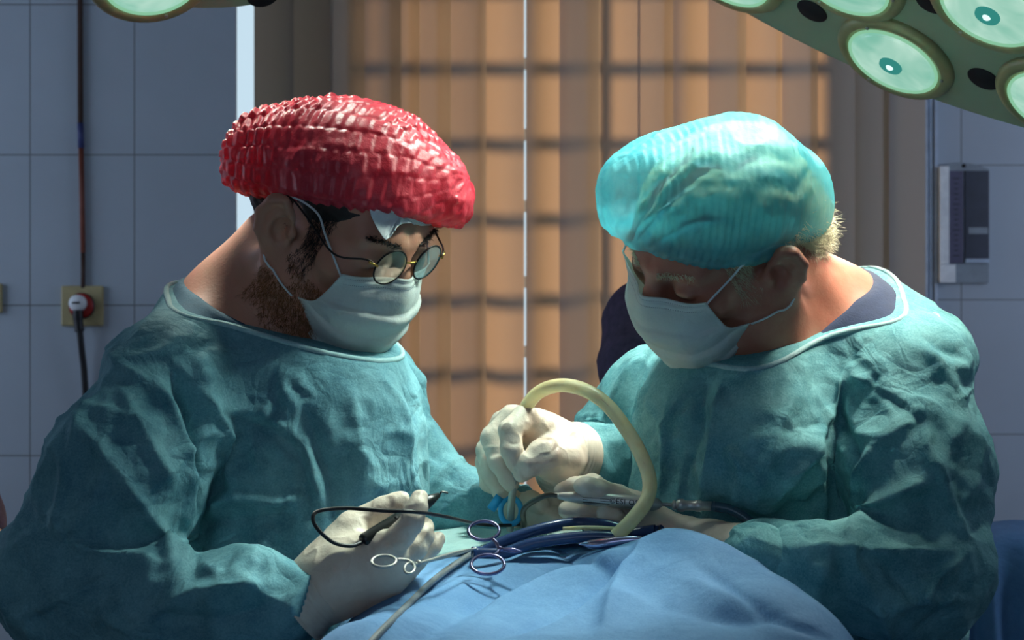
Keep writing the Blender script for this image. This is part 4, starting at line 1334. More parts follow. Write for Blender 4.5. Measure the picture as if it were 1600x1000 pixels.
def lamp_head(name, label, P0, n, outline, lenses, vents, back, spot, lens_r=.0675, nseg=96):
    """a lamp head: P0 a point of its face, n the face's outward normal; outline, lenses, vents in the face's own plane (metres)"""
    n = nrm(n); e1 = nrm(np.cross(n, [0, 1, 0])); e2 = np.cross(n, e1)
    at = lambda x, y, z=0.0: P0 + x * e1 + y * e2 + z * n
    c0 = np.mean(outline, 0)
    root = thing(name, at(c0[0], c0[1], -back), label, 'surgical lamp')
    m = len(outline); V = []; Q = []
    rings = [(1.0, 0.0), (1.012, -.012), (1.0, -.03), (.90, -.06), (.62, -back * .85), (.25, -back)]
    V.append(at(c0[0], c0[1], 0))
    for s_, z in rings:
        for p in outline:
            q = c0 + (p - c0) * s_; V.append(at(q[0], q[1], z))
    Q += [(0, 1 + k, 1 + (k + 1) % m) for k in range(m)]
    for r in range(len(rings) - 1):
        a = 1 + r * m
        Q += [(a + k, a + m + k, a + m + (k + 1) % m, a + (k + 1) % m) for k in range(m)]
    V.append(at(c0[0], c0[1], -back)); b = 1 + (len(rings) - 1) * m
    Q += [(len(V) - 1, b + (k + 1) % m, b + k) for k in range(m)]
    ho = link_mesh('housing', V, Q, M['housing']); adopt(ho, root)
    for p in ho.data.polygons:
        p.use_smooth = False
    for x, y in lenses:
        rg = MB().lathe(at(x, y, 0), n, [(lens_r * 1.34, -.001), (lens_r * 1.33, .006), (lens_r * 1.26, .011), (lens_r * 1.12, .012), (lens_r * 1.06, .009), (lens_r * 1.03, .002), (lens_r * 1.0, .001)], 48)
        go = rg.build('lamp_ring', M['lamp_ring']); adopt(go, root)
        lr = MB().tube([at(x + lens_r * math.cos(a), y + lens_r * math.sin(a), .011) for a in np.linspace(0, 2 * math.pi, 49)[:-1]], .0024, 8, closed=True)
        lo_ = lr.build('glass_rim', M['lensrim'], go)
        rf = MB().lathe(at(x, y, .010), n, [(lens_r * .98, 0), (lens_r * .8, .0035), (lens_r * .5, .006), (lens_r * .30, .007)], 48).build('lens', M['reflector'], go)
        MB().lathe(at(x, y, .0172), n, [(lens_r * .26, 0), (lens_r * .25, .003), (lens_r * .12, .004)], 32).build('bulb_cap', M['bulbcap'], go)
        MB().lathe(at(x, y, .0212), n, [(lens_r * .085, 0), (lens_r * .06, .002)], 20).build('bulb', M['bulb'], go)
        for a in (.4, .4 + 2.1, .4 + 4.2):
            MB().lathe(at(x + lens_r * 1.12 * math.cos(a), y + lens_r * 1.12 * math.sin(a), .012), n, [(.0028, 0), (.0024, .002)], 12).build('screw', M['steel'], go)
        for o in [go] + list(go.children):
            pass
    for x, y in vents:
        vo = MB().lathe(at(x, y, .0005), n, [(.024, 0), (.023, .001)], 36).build('vent', M['black_hole']); adopt(vo, root)
    MB_st = MB().tube([at(c0[0], c0[1], -back * .8), at(c0[0], c0[1], -back - .05)], .05, 20).tube([at(c0[0], c0[1], -back - .04), [at(c0[0], c0[1])[0], at(c0[0], c0[1])[1], H]], .03, 20)
    adopt(MB_st.build('suspension_arm', M['housing']), root)
    for x, y, tgt, en, size, blend, col in spot:
        o = light('lamp_beam', 'SPOT', at(x, y, .03), tgt, en, col, spot_size=math.radians(size), spot_blend=blend, shadow_soft_size=.05)
    return root

def plane_xy(P0, n, px, py):
    n = nrm(n); e1 = nrm(np.cross(n, [0, 1, 0])); e2 = np.cross(n, e1)
    r = W(px, py, 1.0) - np.array([0, 0, CZ]); C0 = np.array([0, 0, CZ])
    q = C0 + r * (((P0 - C0) @ n) / (r @ n)) - P0
    return np.array([q @ e1, q @ e2])

WARM = (1.0, 0.97, 0.82); MINT = (0.82, 1.0, 0.90)
N1L = (-.506, -.273, -.817); P1L = W(1400, 88, 2.4)
rim_px = [(1131, 0), (1203, 40), (1275, 78), (1334, 105), (1453, 153), (1530, 178), (1600, 200)]
rim_xy = np.array([plane_xy(P1L, N1L, *p) for p in rim_px])
sol_ = np.linalg.lstsq(np.c_[2 * rim_xy, np.ones(len(rim_xy))], (rim_xy ** 2).sum(1), rcond=None)[0]
cA = sol_[:2]; RA = math.sqrt(sol_[2] + cA @ cA)
edge_a = [math.atan2(*(plane_xy(P1L, N1L, px, py) - cA)[::-1]) for px, py in ((1040, -70), (1690, 222))]
arc = [cA + RA * np.array([math.cos(a), math.sin(a)]) for a in np.linspace(edge_a[0], edge_a[1], 30)]
cen = (arc[0] + arc[-1]) / 2; ax_ = arc[-1] - arc[0]; L_ = np.linalg.norm(ax_); ax_ = ax_ / L_; up_ = np.array([-ax_[1], ax_[0]])
if up_ @ (cA - cen) < 0: up_ = -up_
tail = [arc[-1] + up_ * .10 + ax_ * .10, arc[-1] + up_ * .32 + ax_ * .20, arc[-1] + up_ * .55 + ax_ * .12, cen + up_ * .80 + ax_ * .12, cen + up_ * .80 - ax_ * .12, arc[0] + up_ * .55 - ax_ * .12, arc[0] + up_ * .32 - ax_ * .20, arc[0] + up_ * .10 - ax_ * .10]
tail = [p[:2] for p in crom([np.array([*p, 0]) for p in [arc[-1]] + tail + [arc[0]]], 4)][1:-1]
out1 = np.array([a for a in arc] + tail)
area = 0.5 * np.sum(out1[:, 0] * np.roll(out1[:, 1], -1) - np.roll(out1[:, 0], -1) * out1[:, 1])
if area < 0: out1 = out1[::-1]
len1 = [plane_xy(P1L, N1L, *p) for p in ((1400, 88), (1552, 8), (1322, -38), (1140, -48), (1655, 155))]
upc = nrm(cA); nn1 = nrm(N1L); ee1 = nrm(np.cross(nn1, [0, 1, 0])); ee2 = np.cross(nn1, ee1)
wxy = lambda p: np.array([(np.array(p) - P1L) @ ee1, (np.array(p) - P1L) @ ee2])
len1 += [.42 * upc, len1[2] + .40 * upc, len1[1] + .34 * upc, wxy((.16, 2.1, 2.074))]
ven1 = [plane_xy(P1L, N1L, *p) for p in ((1269, 17), (1537, 123), (1456, 3))]
FIELD = W(840, 790, 2.06)
lamp_head('surgical_lamp', 'large olive green ceiling lamp with glowing mint lenses over the white-haired surgeon', P1L, N1L, out1, len1, ven1, .16,
          [(len1[0][0], len1[0][1], W(1200, 560, 2.02), 20, 56, .8, WARM), (len1[2][0], len1[2][1], W(850, 720, 2.06), 30, 34, .8, WARM),
           (len1[5][0], len1[5][1], W(1180, 420, 2.0), 15, 62, .8, WARM), (len1[6][0], len1[6][1], W(860, 720, 2.04), 26, 56, .8, MINT), (len1[6][0] + .02, len1[6][1], W(520, 670, 1.95), 25, 36, .9, MINT), (len1[8][0], len1[8][1], W(800, 800, 2.0), 46, 66, .8, MINT), (len1[7][0], len1[7][1], W(1400, 500, 2.03), 46, 40, .9, WARM)])
N2L = (.30, -.50, -.81); P2L = W(236, -42, 2.3)
th = np.linspace(0, 2 * math.pi, 73)[:-1]
v2 = plane_xy(P2L, N2L, 411, -8)
c2_ = (v2) * .45 + np.array([0, .0])
up2 = plane_xy(P2L, N2L, 330, -260); up2 = up2 / np.linalg.norm(up2)
c2_ = up2 * .265 + (v2 - up2 * (v2 @ up2)) * .25
out2 = np.stack([c2_[0] + .32 * np.cos(th), c2_[1] + .32 * np.sin(th)], 1)
len2 = [np.array([0, 0.]), c2_ + up2 * .1, c2_ + (c2_ - up2 * .25) * .2]
lamp_head('surgical_lamp', 'second ceiling lamp whose lower rim just shows at the top left', P2L, N2L, out2, [np.array([0., 0.]), c2_ + up2 * .08], [v2], .14,
          [(0, 0, W(430, 360, 2.0), 22, 36, .6, WARM), (c2_[0] + up2[0] * .08, c2_[1] + up2[1] * .08, W(620, 720, 2.0), 18, 46, .8, MINT)], .0675)

# ------------------------------------------------------------------ operating table and drape
tb = thing('operating_table', (.03, 1.9, 0), 'narrow operating table hidden under the blue drape', 'table')
adopt(MB().box((.03, 1.85, .86), (.22, 1.1, .06)).build('table_top', M['white_plastic'], None, True), tb)
adopt(MB().box((.03, 1.85, .46), (.12, .16, .74)).build('column', M['steel'], None, True), tb)
adopt(MB().box((.03, 1.85, .05), (.22, .7, .1)).build('base', M['steel_dark'], None, True), tb)

ctrl = []
def cp(px, py, d): ctrl.append(W(px, py, d))
for p in [(690, 850, 2.24), (800, 846, 2.24), (900, 850, 2.22), (1000, 866, 2.15), (640, 872, 2.15), (690, 866, 2.0), (780, 860, 1.98), (860, 852, 1.98), (940, 854, 1.95), (1000, 862, 1.92),
          (1036, 826, 1.83), (1060, 826, 1.82), (1010, 862, 1.80), (640, 918, 1.80), (572, 962, 1.68), (512, 998, 1.60), (800, 905, 1.85), (900, 876, 1.88), (700, 950, 1.75), (800, 1000, 1.62),
          (920, 960, 1.70), (960, 905, 1.78), (1000, 1000, 1.6), (1140, 852, 1.78), (1200, 890, 1.74), (1252, 932, 1.70), (1330, 1000, 1.63), (1150, 1000, 1.56), (1100, 910, 1.70), (650, 1000, 1.6), (622, 908, 1.86), (640, 890, 1.93)]:
    cp(*p)
for x, y, z in [(-.30, 1.65, .86), (-.30, 1.45, .80), (-.26, 1.85, .92), (-.25, 2.05, .95), (-.22, 2.25, .97), (.34, 1.85, .90), (.40, 1.70, .84), (.48, 1.5, .78), (.28, 2.0, .95), (.22, 2.2, 1.0), (0, 1.35, .98), (.2, 1.35, .98), (-.2, 1.35, .88), (.42, 1.35, .84), (0, 2.32, 1.02)]:
    ctrl.append(np.array([x, y, z]))
ctrl = np.array(ctrl)
def tps(r2):
    return np.where(r2 > 1e-12, r2 * np.log(np.maximum(r2, 1e-12)), 0)
X = ctrl[:, :2]; K = tps(((X[:, None] - X[None]) ** 2).sum(-1)) + np.eye(len(X)) * 2e-4
Pm = np.c_[np.ones(len(X)), X]
sol = np.linalg.solve(np.block([[K, Pm], [Pm.T, np.zeros((3, 3))]]), np.r_[ctrl[:, 2], 0, 0, 0])
def drape_z(xy):
    xy = np.atleast_2d(xy)
    return tps(((xy[:, None] - X[None]) ** 2).sum(-1)) @ sol[:len(X)] + np.c_[np.ones(len(xy)), xy] @ sol[len(X):]
def on_drape(px, py, lift=0.0, d0=1.45, d1=2.3):
    d = np.linspace(d0, d1, 500); P = np.stack([W(px, py, k) for k in d])
    s = P[:, 2] - drape_z(P[:, :2]); i = int(np.argmax(s < 0)) if (s < 0).any() else int(np.argmin(s))
    return P[i] + np.array([0, 0, lift])
nx_, ny_ = 230, 230
gx = np.linspace(-.34, .50, nx_); gy = np.linspace(1.36, 2.30, ny_)
GX, GY = np.meshgrid(gx, gy, indexing='ij'); XY = np.c_[GX.ravel(), GY.ravel()]
Z = np.concatenate([drape_z(XY[i:i + 8000]) for i in range(0, len(XY), 8000)])
Z = np.maximum(Z, .74)
DV = np.c_[XY, Z]
idg = np.arange(nx_ * ny_).reshape(nx_, ny_)
DQ = np.stack([idg[:-1, :-1], idg[1:, :-1], idg[1:, 1:], idg[:-1, 1:]], -1).reshape(-1, 4)
DN = vnormals(DV, DQ)
DF = [([(1000, 868), (930, 930), (860, 968), (770, 1000)], 9, -.010), ([(1010, 880), (950, 930), (880, 975), (800, 1000)], 9, .006), ([(1080, 880), (1200, 960), (1290, 1000)], 9, -.006), ([(840, 862), (740, 900), (650, 955)], 8, -.005), ([(1040, 826), (1000, 880), (960, 950), (940, 1000)], 14, .010), ([(1000, 860), (930, 890), (820, 930), (700, 1000)], 16, .012), ([(940, 880), (850, 900), (760, 940), (660, 1000)], 14, -.010),
      ([(900, 860), (800, 880), (700, 920), (600, 990)], 12, .008), ([(800, 870), (720, 890), (640, 940), (560, 1000)], 10, -.006), ([(1040, 900), (1180, 950), (1300, 1000)], 22, .006),
      ([(980, 930), (1100, 960), (1240, 965)], 18, -.008), ([(900, 960), (1000, 940), (1100, 960)], 20, .006), ([(700, 850), (660, 880), (620, 930)], 8, .006), ([(860, 850), (900, 880), (960, 900)], 10, -.006)]
uvn = 1.7 * fold_disp(DV, DN, DF, .25)
DV = DV + DN * (uvn + ridged(DV, 7, 4) * .0025 + ridged(DV, 16, 8) * .0012)[:, None]
dr = link_mesh('surgical_drape', DV, DQ, M['drape'])
so = dr.modifiers.new('thickness', 'SOLIDIFY'); so.thickness = .002; so.offset = -1
tag(dr, 'blue paper drape spread over the patient between the two surgeons', 'drape')

# pale teal drape around the wound
def patch(name, px_rows, mat, label, cat, lift=.006):
    V = []; R_ = len(px_rows); C_ = len(px_rows[0])
    for r in px_rows:
        for p in r:
            V.append(W(*p))
    A = np.array(V).reshape(R_, C_, 3)
    A = np.array([crom(list(r), 8) for r in A]); A = np.stack([crom(list(A[:, i]), 8) for i in range(A.shape[1])], 1)
    r, c = A.shape[:2]; ids = np.arange(r * c).reshape(r, c)
    Q = np.stack([ids[:-1, :-1], ids[1:, :-1], ids[1:, 1:], ids[:-1, 1:]], -1).reshape(-1, 4)
    P = A.reshape(-1, 3); N = vnormals(P, Q)
    P = P + N * (ridged(P, 24, 3) * .003 + ridged(P, 50, 5) * .001)[:, None]
    o = link_mesh(name, P, Q, mat); tag(o, label, cat)
    so = o.modifiers.new('thickness', 'SOLIDIFY'); so.thickness = .0015
    return o
patch('wound_towel', [[(668, 806, 2.24), (730, 792, 2.24), (790, 788, 2.24), (850, 792, 2.24), (905, 800, 2.24)],
                      [(656, 828, 2.15), (720, 818, 2.15), (790, 812, 2.15), (850, 812, 2.14), (905, 816, 2.12)],
                      [(650, 850, 2.04), (710, 842, 2.04), (790, 836, 2.04), (850, 832, 2.03), (910, 832, 2.01)],
                      [(640, 878, 1.95), (700, 866, 1.94), (770, 858, 1.94), (850, 848, 1.94), (920, 846, 1.93)]], M['drape2'], 'pale teal towel laid round the wound under the suction tip', 'towel')

# ------------------------------------------------------------------ instruments
def ftube(name, pts, rad, mat, n=12, sub=8, rest=False):
    P_ = crom(pts, sub)
    if rest:                                        # lies on the drape instead of sinking into it
        r_ = rad if np.isscalar(rad) else max(rad)
        P_[:, 2] = np.maximum(P_[:, 2], drape_z(P_[:, :2]) + r_ + .006)
    return MB().tube(P_, rad, n).build(name, mat)

# cautery pencil, its cable
pa, pb = W(566, 847, 1.755), W(668, 784, 1.80)
axp = nrm(pb - pa)
pen = thing('cautery_pencil', pa, 'black pencil-shaped cautery held in the gloved hand of the left surgeon', 'cautery pencil')
L_ = np.linalg.norm(pb - pa)
adopt(MB().lathe(pa, axp, [(.0056, 0), (.0076, .001), (.0082, .004), (.0082, L_ * .60), (.0074, L_ * .70), (.0078, L_ * .80), (.0078, L_ * .95), (.0060, L_ * 1.05), (.0026, L_ * 1.18)], 24).build('barrel', M['green_black']), pen)
tp_ = pa + axp * L_ * 1.16
adopt(ftube('electrode_tip', [tp_, tp_ + axp * .004, W(690, 768.5, 1.808), W(700, 770, 1.81)], .0011, M['steel_dark'], 8), pen)
adopt(MB().box(pa + axp * L_ * .55 + np.array([-.002, -.0080, .002]), (.004, .002, .004)).build('button', M['black_rubber']), pen)
cab = ftube('pencil_cable', [W(568, 846, 1.753), W(548, 853, 1.74), (W(520, 847, 1.73)), W(496, 826, 1.725), W(489, 808, 1.725), W(500, 798, 1.73), W(540, 794, 1.735), W(600, 798, 1.722), W(650, 800, 1.724), (W(700, 808, 1.81)), W(742, 818, 1.95), W(785, 821, 2.0), on_drape(832, 824, .004), on_drape(870, 832, .003)], .0021, M['black_rubber'], 10)
tag(cab, 'thin black cable looping from the cautery pencil across to the wound', 'cable')

# yellow suction tube
ys = [W(806, 700, 2.02), W(810, 672, 2.025), W(820, 640, 2.03), W(842, 613, 2.02), W(876, 602, 2.0), W(915, 610, 1.975), W(950, 634, 1.955), W(982, 676, 1.935), W(1004, 716, 1.915), W(1015, 752, 1.90), W(1010, 782, 1.885), W(988, 812, 1.875), W(962, 838, 1.875)]
yt = ftube('suction_tube', ys, [.0078] * 8 + [.0084] * 89, M['tube'], 20)
tag(yt, 'thick translucent yellow suction tube arching from the raised glove', 'tube')
yc = crom(ys, 8)
st = MB()
for a, b, r in ((26, 34, .0018), (35, 38, .0014), (41, 52, .0015), (56, 60, .0012), (63, 68, .0014)):
    seg = [yc[i] + np.array([-.001, -.0072, .0012]) for i in range(a, b + 1)]
    st.tube(seg, [r * (.3 + .7 * math.sin(math.pi * (i + .5) / len(seg))) for i in range(len(seg))], 6)
st.build('pink_residue', M['tube_stain'], yt)
sc = ftube('suction_tip', [W(814, 664, 2.02), W(808, 700, 2.015), W(803, 752, 2.02), W(799, 786, 2.03), W(797, 828, 2.05)], [.0052] * 8 + [.0046] * 25, M['steel'], 16)
tag(sc, 'straight grey metal suction tip pointing down from the raised glove', 'suction tip')
clip = thing('tube_clip', W(795, 797, 2.06), 'small bright blue plastic ring around the metal suction tip', 'clip')
rg = [W(798, 798, 2.045) + np.array([.0125 * math.cos(a), .011 * math.sin(a), .0150 * math.sin(a)]) for a in np.linspace(0, 2 * math.pi, 33)[:-1]]
adopt(MB().tube(rg, .0034, 10, closed=True).build('ring', M['blue_clip']), clip)
adopt(MB().box(W(774, 786, 2.05), (.011, .004, .020), rot3(0, 35, 0)).build('tab', M['blue_clip']), clip)

# steel handpiece
ha, hb = W(874, 775, 1.945), W(1020, 787, 1.915)
axh = nrm(hb - ha); Lh = np.linalg.norm(hb - ha)
hpz = thing('handpiece', ha, 'engraved steel surgical handpiece with a bent tip held by the lower gloved hand', 'handpiece')
prof = [(.0030, -.002), (.0042, 0), (.0048, .004), (.0066, .020), (.0078, .036), (.0082, .050), (.0084, Lh * .9), (.0080, Lh * .93), (.0086, Lh * .95), (.0086, Lh * 1.0), (.0060, Lh * 1.06), (.0034, Lh * 1.09), (.0022, Lh * 1.10)]
body = MB().lathe(ha, axh, prof, 36).build('body', M['steel']); adopt(body, hpz)
vu = nrm(np.cross(axh, [0, 1, 0])); vu = vu if vu[2] > 0 else -vu
vf = np.cross(vu, axh); vf = vf if vf[1] < 0 else -vf
for dz in (-.0040, -.0012, .0016):
    MB().tube([ha + axh * .030 + vu * dz + vf * .0070, ha + axh * .062 + vu * dz + vf * .0079], .0006, 6).build('groove', M['steel_dark'], body)
adopt(ftube('bent_tip', [W(876, 775, 1.946), W(862, 773, 1.95), W(846, 777, 1.955), W(826, 788, 1.965), W(818, 798, 1.97), W(818, 812, 1.975), W(824, 838, 1.99)], .0034, M['steel_dark'], 12), hpz)
adopt(MB().tube([hb + axh * .008, W(1056, 789, 1.91)], .0022, 10).build('stem', M['steel']), hpz)
ca, cb = W(1050, 789, 1.91), W(1117, 791, 1.905); axn = nrm(cb - ca); Ln = np.linalg.norm(cb - ca)
adopt(MB().lathe(ca, axn, [(.003, 0), (.0055, .001), (.0055, .004), (.0040, .005), (.0066, .006), (.0074, .009), (.0074, .013), (.0058, .015), (.0058, .026), (.0068, .027), (.0068, .033), (.0056, .034), (.0056, Ln)], 28).build('connector', M['steel']), hpz)
hs = ftube('air_hose', [W(1112, 791, 1.905), W(1140, 796, 1.90), W(1165, 810, 1.895), W(1186, 832, 1.89), W(1204, 862, 1.885)], .0058, M['clear_hose'], 16)
tag(hs, 'clear bluish hose curving down from the steel handpiece to the sleeve', 'hose')
fc = bpy.data.curves.new('lettering', 'FONT'); fc.body = '\u00a9ESI OS 0'; fc.size = .0088; fc.extrude = .0002; fc.align_y = 'CENTER'; fc.space_character = 1.12
ft_ = bpy.data.objects.new('lettering_outline', fc); COL.objects.link(ft_)
bpy.context.view_layer.update()
lm = bpy.data.meshes.new_from_object(ft_.evaluated_get(bpy.context.evaluated_depsgraph_get()))
bpy.data.objects.remove(ft_); lm.materials.clear(); lm.materials.append(M['black_wire'])
fo = bpy.data.objects.new('lettering', lm); COL.objects.link(fo)
mt = Matrix(((axh[0], vu[0], vf[0], 0), (axh[1], vu[1], vf[1], 0), (axh[2], vu[2], vf[2], 0), (0, 0, 0, 1)))
pos = ha + axh * (Lh * .56) + vf * .0087
mt.translation = Vector(pos)
lm.transform(mt); fo.parent = body

# navy hoses on the drape
for nm, lab, pts, r in (('drain_hose', 'navy rubber hose arching over the drape, the farther of the pair', [(738, 874), (775, 852), (820, 834), (865, 822), (905, 817), (945, 820), (985, 832), (1010, 848), (1034, 872)], .0068),
                        ('drain_hose', 'navy rubber hose lying on the drape, nearer of the pair, beside the scissors', [(742, 880), (785, 866), (830, 850), (880, 842), (930, 838), (970, 842), (1000, 856), (1024, 884)], .0066)):
    k = 0
    P_ = []
    for i, (x, y) in enumerate(pts):
        dd = np.interp(i / (len(pts) - 1), [0, .5, 1], [1.90, 1.93 if 'far' in lab else 1.90, 1.88])
        P_.append(W(x, y, dd))
    h_ = ftube(nm, P_, r, M['hose'], 16, 8, True)
    tag(h_, lab, 'hose', 'navy hoses on the drape')
gc = ftube('grey_cable', [on_drape(776, 852, .005), on_drape(745, 868, .005), on_drape(712, 888, .005), on_drape(675, 916, .005), on_drape(640, 950, .005), on_drape(612, 978, .005), on_drape(585, 1006, .005), on_drape(560, 1040, .005)], .0036, M['grey_cable'], 12, 8)
tag(gc, 'grey cable running down the left side of the blue drape', 'cable')
glint = ftube('hose_highlight', [W(880, 826, 1.915), W(920, 824, 1.905), W(962, 826, 1.90)], .0022, M['tube'], 10, 8, True)  # pale highlight between the hoses, modelled as a thin yellow strip
tag(glint, 'short pale yellow rod modelled after the highlight between the two navy hoses', 'glint')
rt = thing('retractor', W(960, 850, 1.87), 'polished steel retractor blade with violet shine on the drape', 'retractor')
V = []
mbr = MB().tube(crom([W(905, 850, 1.885), W(935, 850, 1.872), W(965, 846, 1.866), W(995, 843, 1.862), W(1020, 846, 1.86)], 6), [.001, .002, .0035, .0045, .0052, .0056, .006, .006, .006, .006, .006, .006, .0058, .0056, .0052, .005, .0046, .0042, .0038, .0036, .0034, .0032, .003, .0028, .0025][:25], 14)
M['violet_steel'] = plain('violet_steel', srgb(176, 170, 200), .22, 1.0)
adopt(mbr.build('blade', M['violet_steel']), rt)

def scissors(name, label, c1, c2, joint, tip, rr, mat, cat, d1, d2, dj):
    o = thing(name, W(joint[0], joint[1], dj), label, cat)
    J = W(joint[0], joint[1], dj); T = W(*tip)
    for (cx, cy, rx, ry), dd, sg in ((c1, d1, 1), (c2, d2, -1)):
        C_ = W(cx, cy, dd)
        ring_ = [C_ + np.array([rx * dd / F * math.cos(a), .010 * math.sin(a), ry * dd / F * math.sin(a)]) for a in np.linspace(0, 2 * math.pi, 33)[:-1]]
        m_ = MB().tube(ring_, rr, 10, closed=True)
        k = int(np.argmin([np.linalg.norm(p - J) for p in ring_]))
        m_.tube(crom([ring_[k], ring_[k] * .5 + J * .5 + np.array([0, 0, .001 * sg]), J, J * .4 + T * .6 + np.array([0, 0, .0012 * sg]), T], 5), [rr, rr, rr * 1.1] + [rr * 1.2] * 10 + list(np.linspace(rr * 1.2, rr * .4, 8)), 8)
        adopt(m_.build('scissor_half' if cat == 'scissors' else 'clamp_half', mat), o)
    adopt(MB().lathe(J - np.array([0, .004, 0]), (0, 1, 0), [(.0034, 0), (.0034, .007)], 14).build('pivot', mat), o)
    return o
M['steel_scissor'] = plain('tinted_steel', srgb(120, 115, 150), .25, 1.0)
scissors('surgical_scissors', 'steel scissors with two finger rings at the end of the navy hoses', (756, 829, 24, 13), (762, 882, 26, 13), (782, 858, 0), (816, 862, 1.84), .0020, M['steel_scissor'], 'scissors', 1.86, 1.82, 1.845)
scissors('artery_clamp', 'slim steel artery clamp with small rings lying in front of the gloved palm', (600, 877, 19, 7), (640, 888, 8, 6), (654, 880, 0), (745, 856, 1.84), .0016, M['steel'], 'clamp', 1.715, 1.715, 1.735)

# ------------------------------------------------------------------ wall fittings
YL = 4.0
def wp(px, py, d=YL): return W(px, py, d)
c = wp(127, 0)
wc = thing('wall_cable', (wp(127, 0)[0], YL - .01, wp(0, 445)[2]), 'dark brown cable running down the tiled wall into the yellowed socket', 'cable')
def vert(px0, y0, px1, y1, r, mat, name):
    o = MB().tube([wp(px0, y0) - [0, .008, 0], wp(px1, y1) - [0, .008, 0]], r, 10).build(name, mat); adopt(o, wc)
M['brown_cable'] = plain('brown_cable', srgb(70, 48, 38), .6); M['rust_cable'] = plain('rust_cable', srgb(120, 62, 46), .6); M['blue_tape'] = plain('blue_tape', srgb(52, 60, 110), .5)
vert(125, -420, 127, 195, .0066, M['brown_cable'], 'sheath'); vert(127, 193, 128, 232, .0074, M['blue_tape'], 'tape'); vert(128, 230, 131, 395, .0064, M['rust_cable'], 'sheath'); vert(131, 393, 131, 450, .0058, M['brown_cable'], 'sheath')
def plate(cx, cy, w, h, label):
    o = thing('wall_socket', wp(cx, cy), label, 'socket')
    k = MB(); b = wp(cx, cy); s = YL / F
    P_ = k.box(b - [0, .006, 0], (w * s, .012, h * s)).build('plate', M['cream_plastic'], None, True)
    bv = P_.modifiers.new('bevel', 'BEVEL'); bv.width = .004; bv.segments = 2
    adopt(P_, o)
    return o, b, s
so_, b, s = plate(130, 478, 66, 63, 'yellowed wall socket with a red ring and a plug in it, on the left wall')
adopt(MB().lathe(b - [0, .0115, 0], (0, -1, 0), [(20.5 * s, 0), (20.5 * s, .004), (18 * s, .006)], 36).build('socket_rim', M['black_rubber']), so_)
adopt(MB().lathe(b - [0, .0165, 0], (0, -1, 0), [(19 * s, 0), (19 * s, .003), (14 * s, .004)], 36).build('socket_ring', M['red_plastic']), so_)
pl = thing('power_plug', wp(127, 478) - [0, .02, 0], 'grey white plug with a black cord in the yellowed socket', 'plug')
pb_ = wp(127, 474) - [0, .022, 0]
adopt(MB().lathe(pb_, (0, -1, 0), [(13 * s, 0), (13 * s, .018), (10 * s, .026)], 28).build('plug_body', M['white_plastic']), pl)
adopt(MB().box(pb_ + [0.000, -.027, .001], (12 * s, .001, 3 * s)).build('plug_mark', M['black_rubber']), pl)
adopt(MB().tube(crom([pb_ + [0, -.012, -.012], wp(128, 500) - [0, .034, 0], wp(130, 518) - [0, .034, 0]], 5), [.0125] * 5 + [.0115] * 6, 14).build('strain_relief', M['black_rubber']), pl)
adopt(MB().tube(crom([wp(130, 512) - [0, .034, 0], wp(132, 540) - [0, .03, 0], wp(136, 600) - [0, .02, 0], wp(140, 760) - [0, .012, 0], wp(142, 1100) - [0, .012, 0]], 5), .0080, 12).build('cord', M['black_rubber']), pl)
plate(-28, 466, 66, 46, 'yellowed socket plate just entering at the left edge of the picture')

# hygrometer board on the right wall
YR = 4.45
def rp(px, py, off=0.0): return W(px, py, YR - off)
hy = thing('wall_hygrometer', rp(1505, 440), 'white framed wall hygrometer with two dark scales on the right wall', 'hygrometer')
s = YR / F
bk = MB()
ol = [(1463, 442), (1463, 264)] + [(1463 + 82 * t_, 264 - 10 * math.sin(math.pi * t_)) for t_ in np.linspace(.05, .95, 12)] + [(1545, 264), (1545, 442)]
V = [rp(x, y, .016) for x, y in ol] + [rp(x, y, 0.0) for x, y in ol]; m = len(ol)
bk.add(V, [tuple(range(m))[::-1], tuple(range(m, 2 * m))] + [(k, (k + 1) % m, m + (k + 1) % m, m + k) for k in range(m)])
M['hygro'] = plain('grey_blue_board', srgb(140, 150, 158), .5)
bo = bk.build('board', M['hygro'], None, True); adopt(bo, hy)
def rbox(x0, y0, x1, y1, z0, z1, name, mat):
    o = MB().box(((rp(x0, 0)[0] + rp(x1, 0)[0]) / 2, YR - (z0 + z1) / 2, (rp(0, y0)[2] + rp(0, y1)[2]) / 2), ((x1 - x0) * s, z1 - z0, (y1 - y0) * s)).build(name, mat, None, True); adopt(o, hy); return o
rbox(1463, 262, 1477, 413.5, .0, .040, 'side_rail', M['white_plastic'])
rbox(1463, 414, 1487, 442, .0, .040, 'water_cup', M['white_plastic'])
M['dark_scale'] = plain('dark_scale_panel', srgb(78, 74, 100), .4); M['darker_scale'] = plain('darker_scale_panel', srgb(50, 56, 72), .3)
dp = rbox(1478, 268, 1502, 412, .016, .020, 'scale_panel', M['dark_scale'])
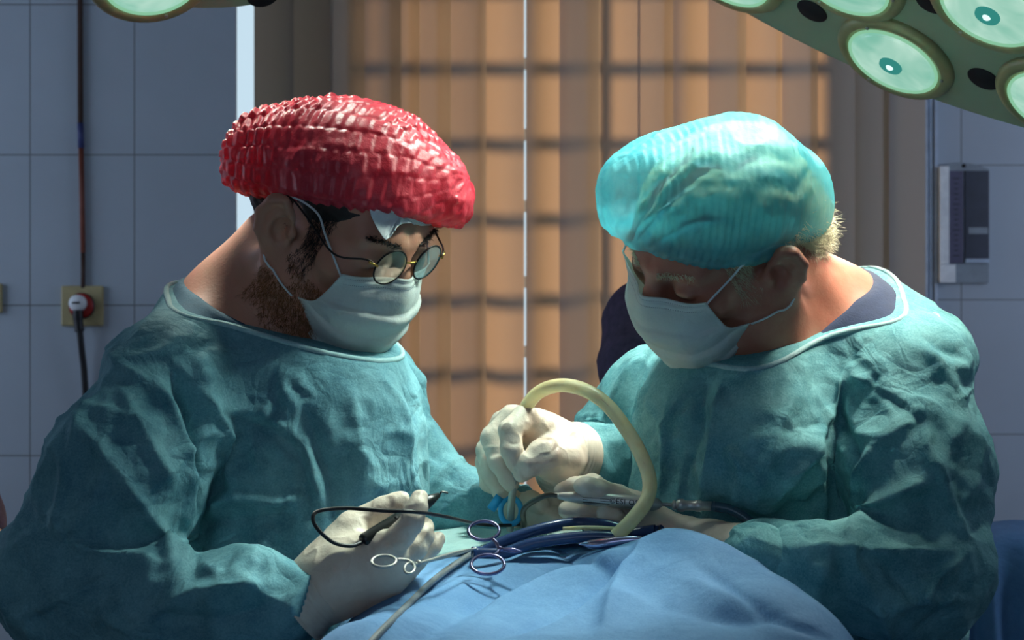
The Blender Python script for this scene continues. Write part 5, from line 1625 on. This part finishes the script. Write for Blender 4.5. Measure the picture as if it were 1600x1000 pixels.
dq = rbox(1505, 268, 1542, 410, .016, .021, 'glass_panel', M['darker_scale'])
tk = MB()
for i in range(16):
    y = 280 + i * 8
    tk.box((rp(1491, 0)[0], YR - .0205, rp(0, y)[2]), ((6 if i % 5 else 10) * s, .001, 1.4 * s))
tk.build('scale_marks', M['black_rubber'], dp, True)
for o in dp.children: o.matrix_parent_inverse = Matrix.Translation(hy.location)
for o in dp.children: o.matrix_parent_inverse = Matrix.Identity(4)
rbox(1510, 356, 1540, 366, .021, .0215, 'label_strip', M['hygro'])
rbox(1505, 405, 1542, 411, .021, .024, 'lower_clip', M['pvc'])
o = MB().lathe(rp(1506, 259, .016), (0, -1, 0), [(.005, 0), (.005, .002)], 12).build('nail', M['black_rubber']); adopt(o, hy)

# blue cloth on a stand by the right wall
cs = thing('instrument_stand', (.86, 2.75, 0), 'stand under a blue cloth at the right edge behind the white-haired surgeon', 'stand')
sv = []; nq = 40
top = [(1505, 862, 2.7), (1545, 850, 2.7), (1600, 842, 2.7), (1660, 838, 2.7), (1720, 850, 2.7)]
pts_ = crom([W(*p) for p in top], 10); V = []; Q = []
m = len(pts_)
for dz, dy in ((0, .22), (0, .02), (-.012, -.01), (-.06, -.025), (-.14, -.03), (-.24, -.045), (-.40, -.05), (-.60, -.06)):
    for i, p in enumerate(pts_):
        w_ = 1 if dz < -.02 else 0
        V.append(p + np.array([0, dy + w_ * .02 * math.sin(i * .55 + dz * 4) * min(1, -dz * 5), dz]))
for r in range(7):
    for i in range(m - 1):
        Q.append((r * m + i, (r + 1) * m + i, (r + 1) * m + i + 1, r * m + i + 1))
clo = link_mesh('cloth_cover', V, Q, M['cover']); adopt(clo, cs)
sm = clo.modifiers.new('thickness', 'SOLIDIFY'); sm.thickness = .002
adopt(MB().box((.86, 2.82, W(0, 862, 2.7)[2] - .03), (.22, .20, .03)).tube([(.86, 2.82, W(0, 862, 2.7)[2] - .03), (.86, 2.82, .04)], .02, 12).box((.86, 2.82, .02), (.3, .3, .04)).build('frame', M['steel']), cs)
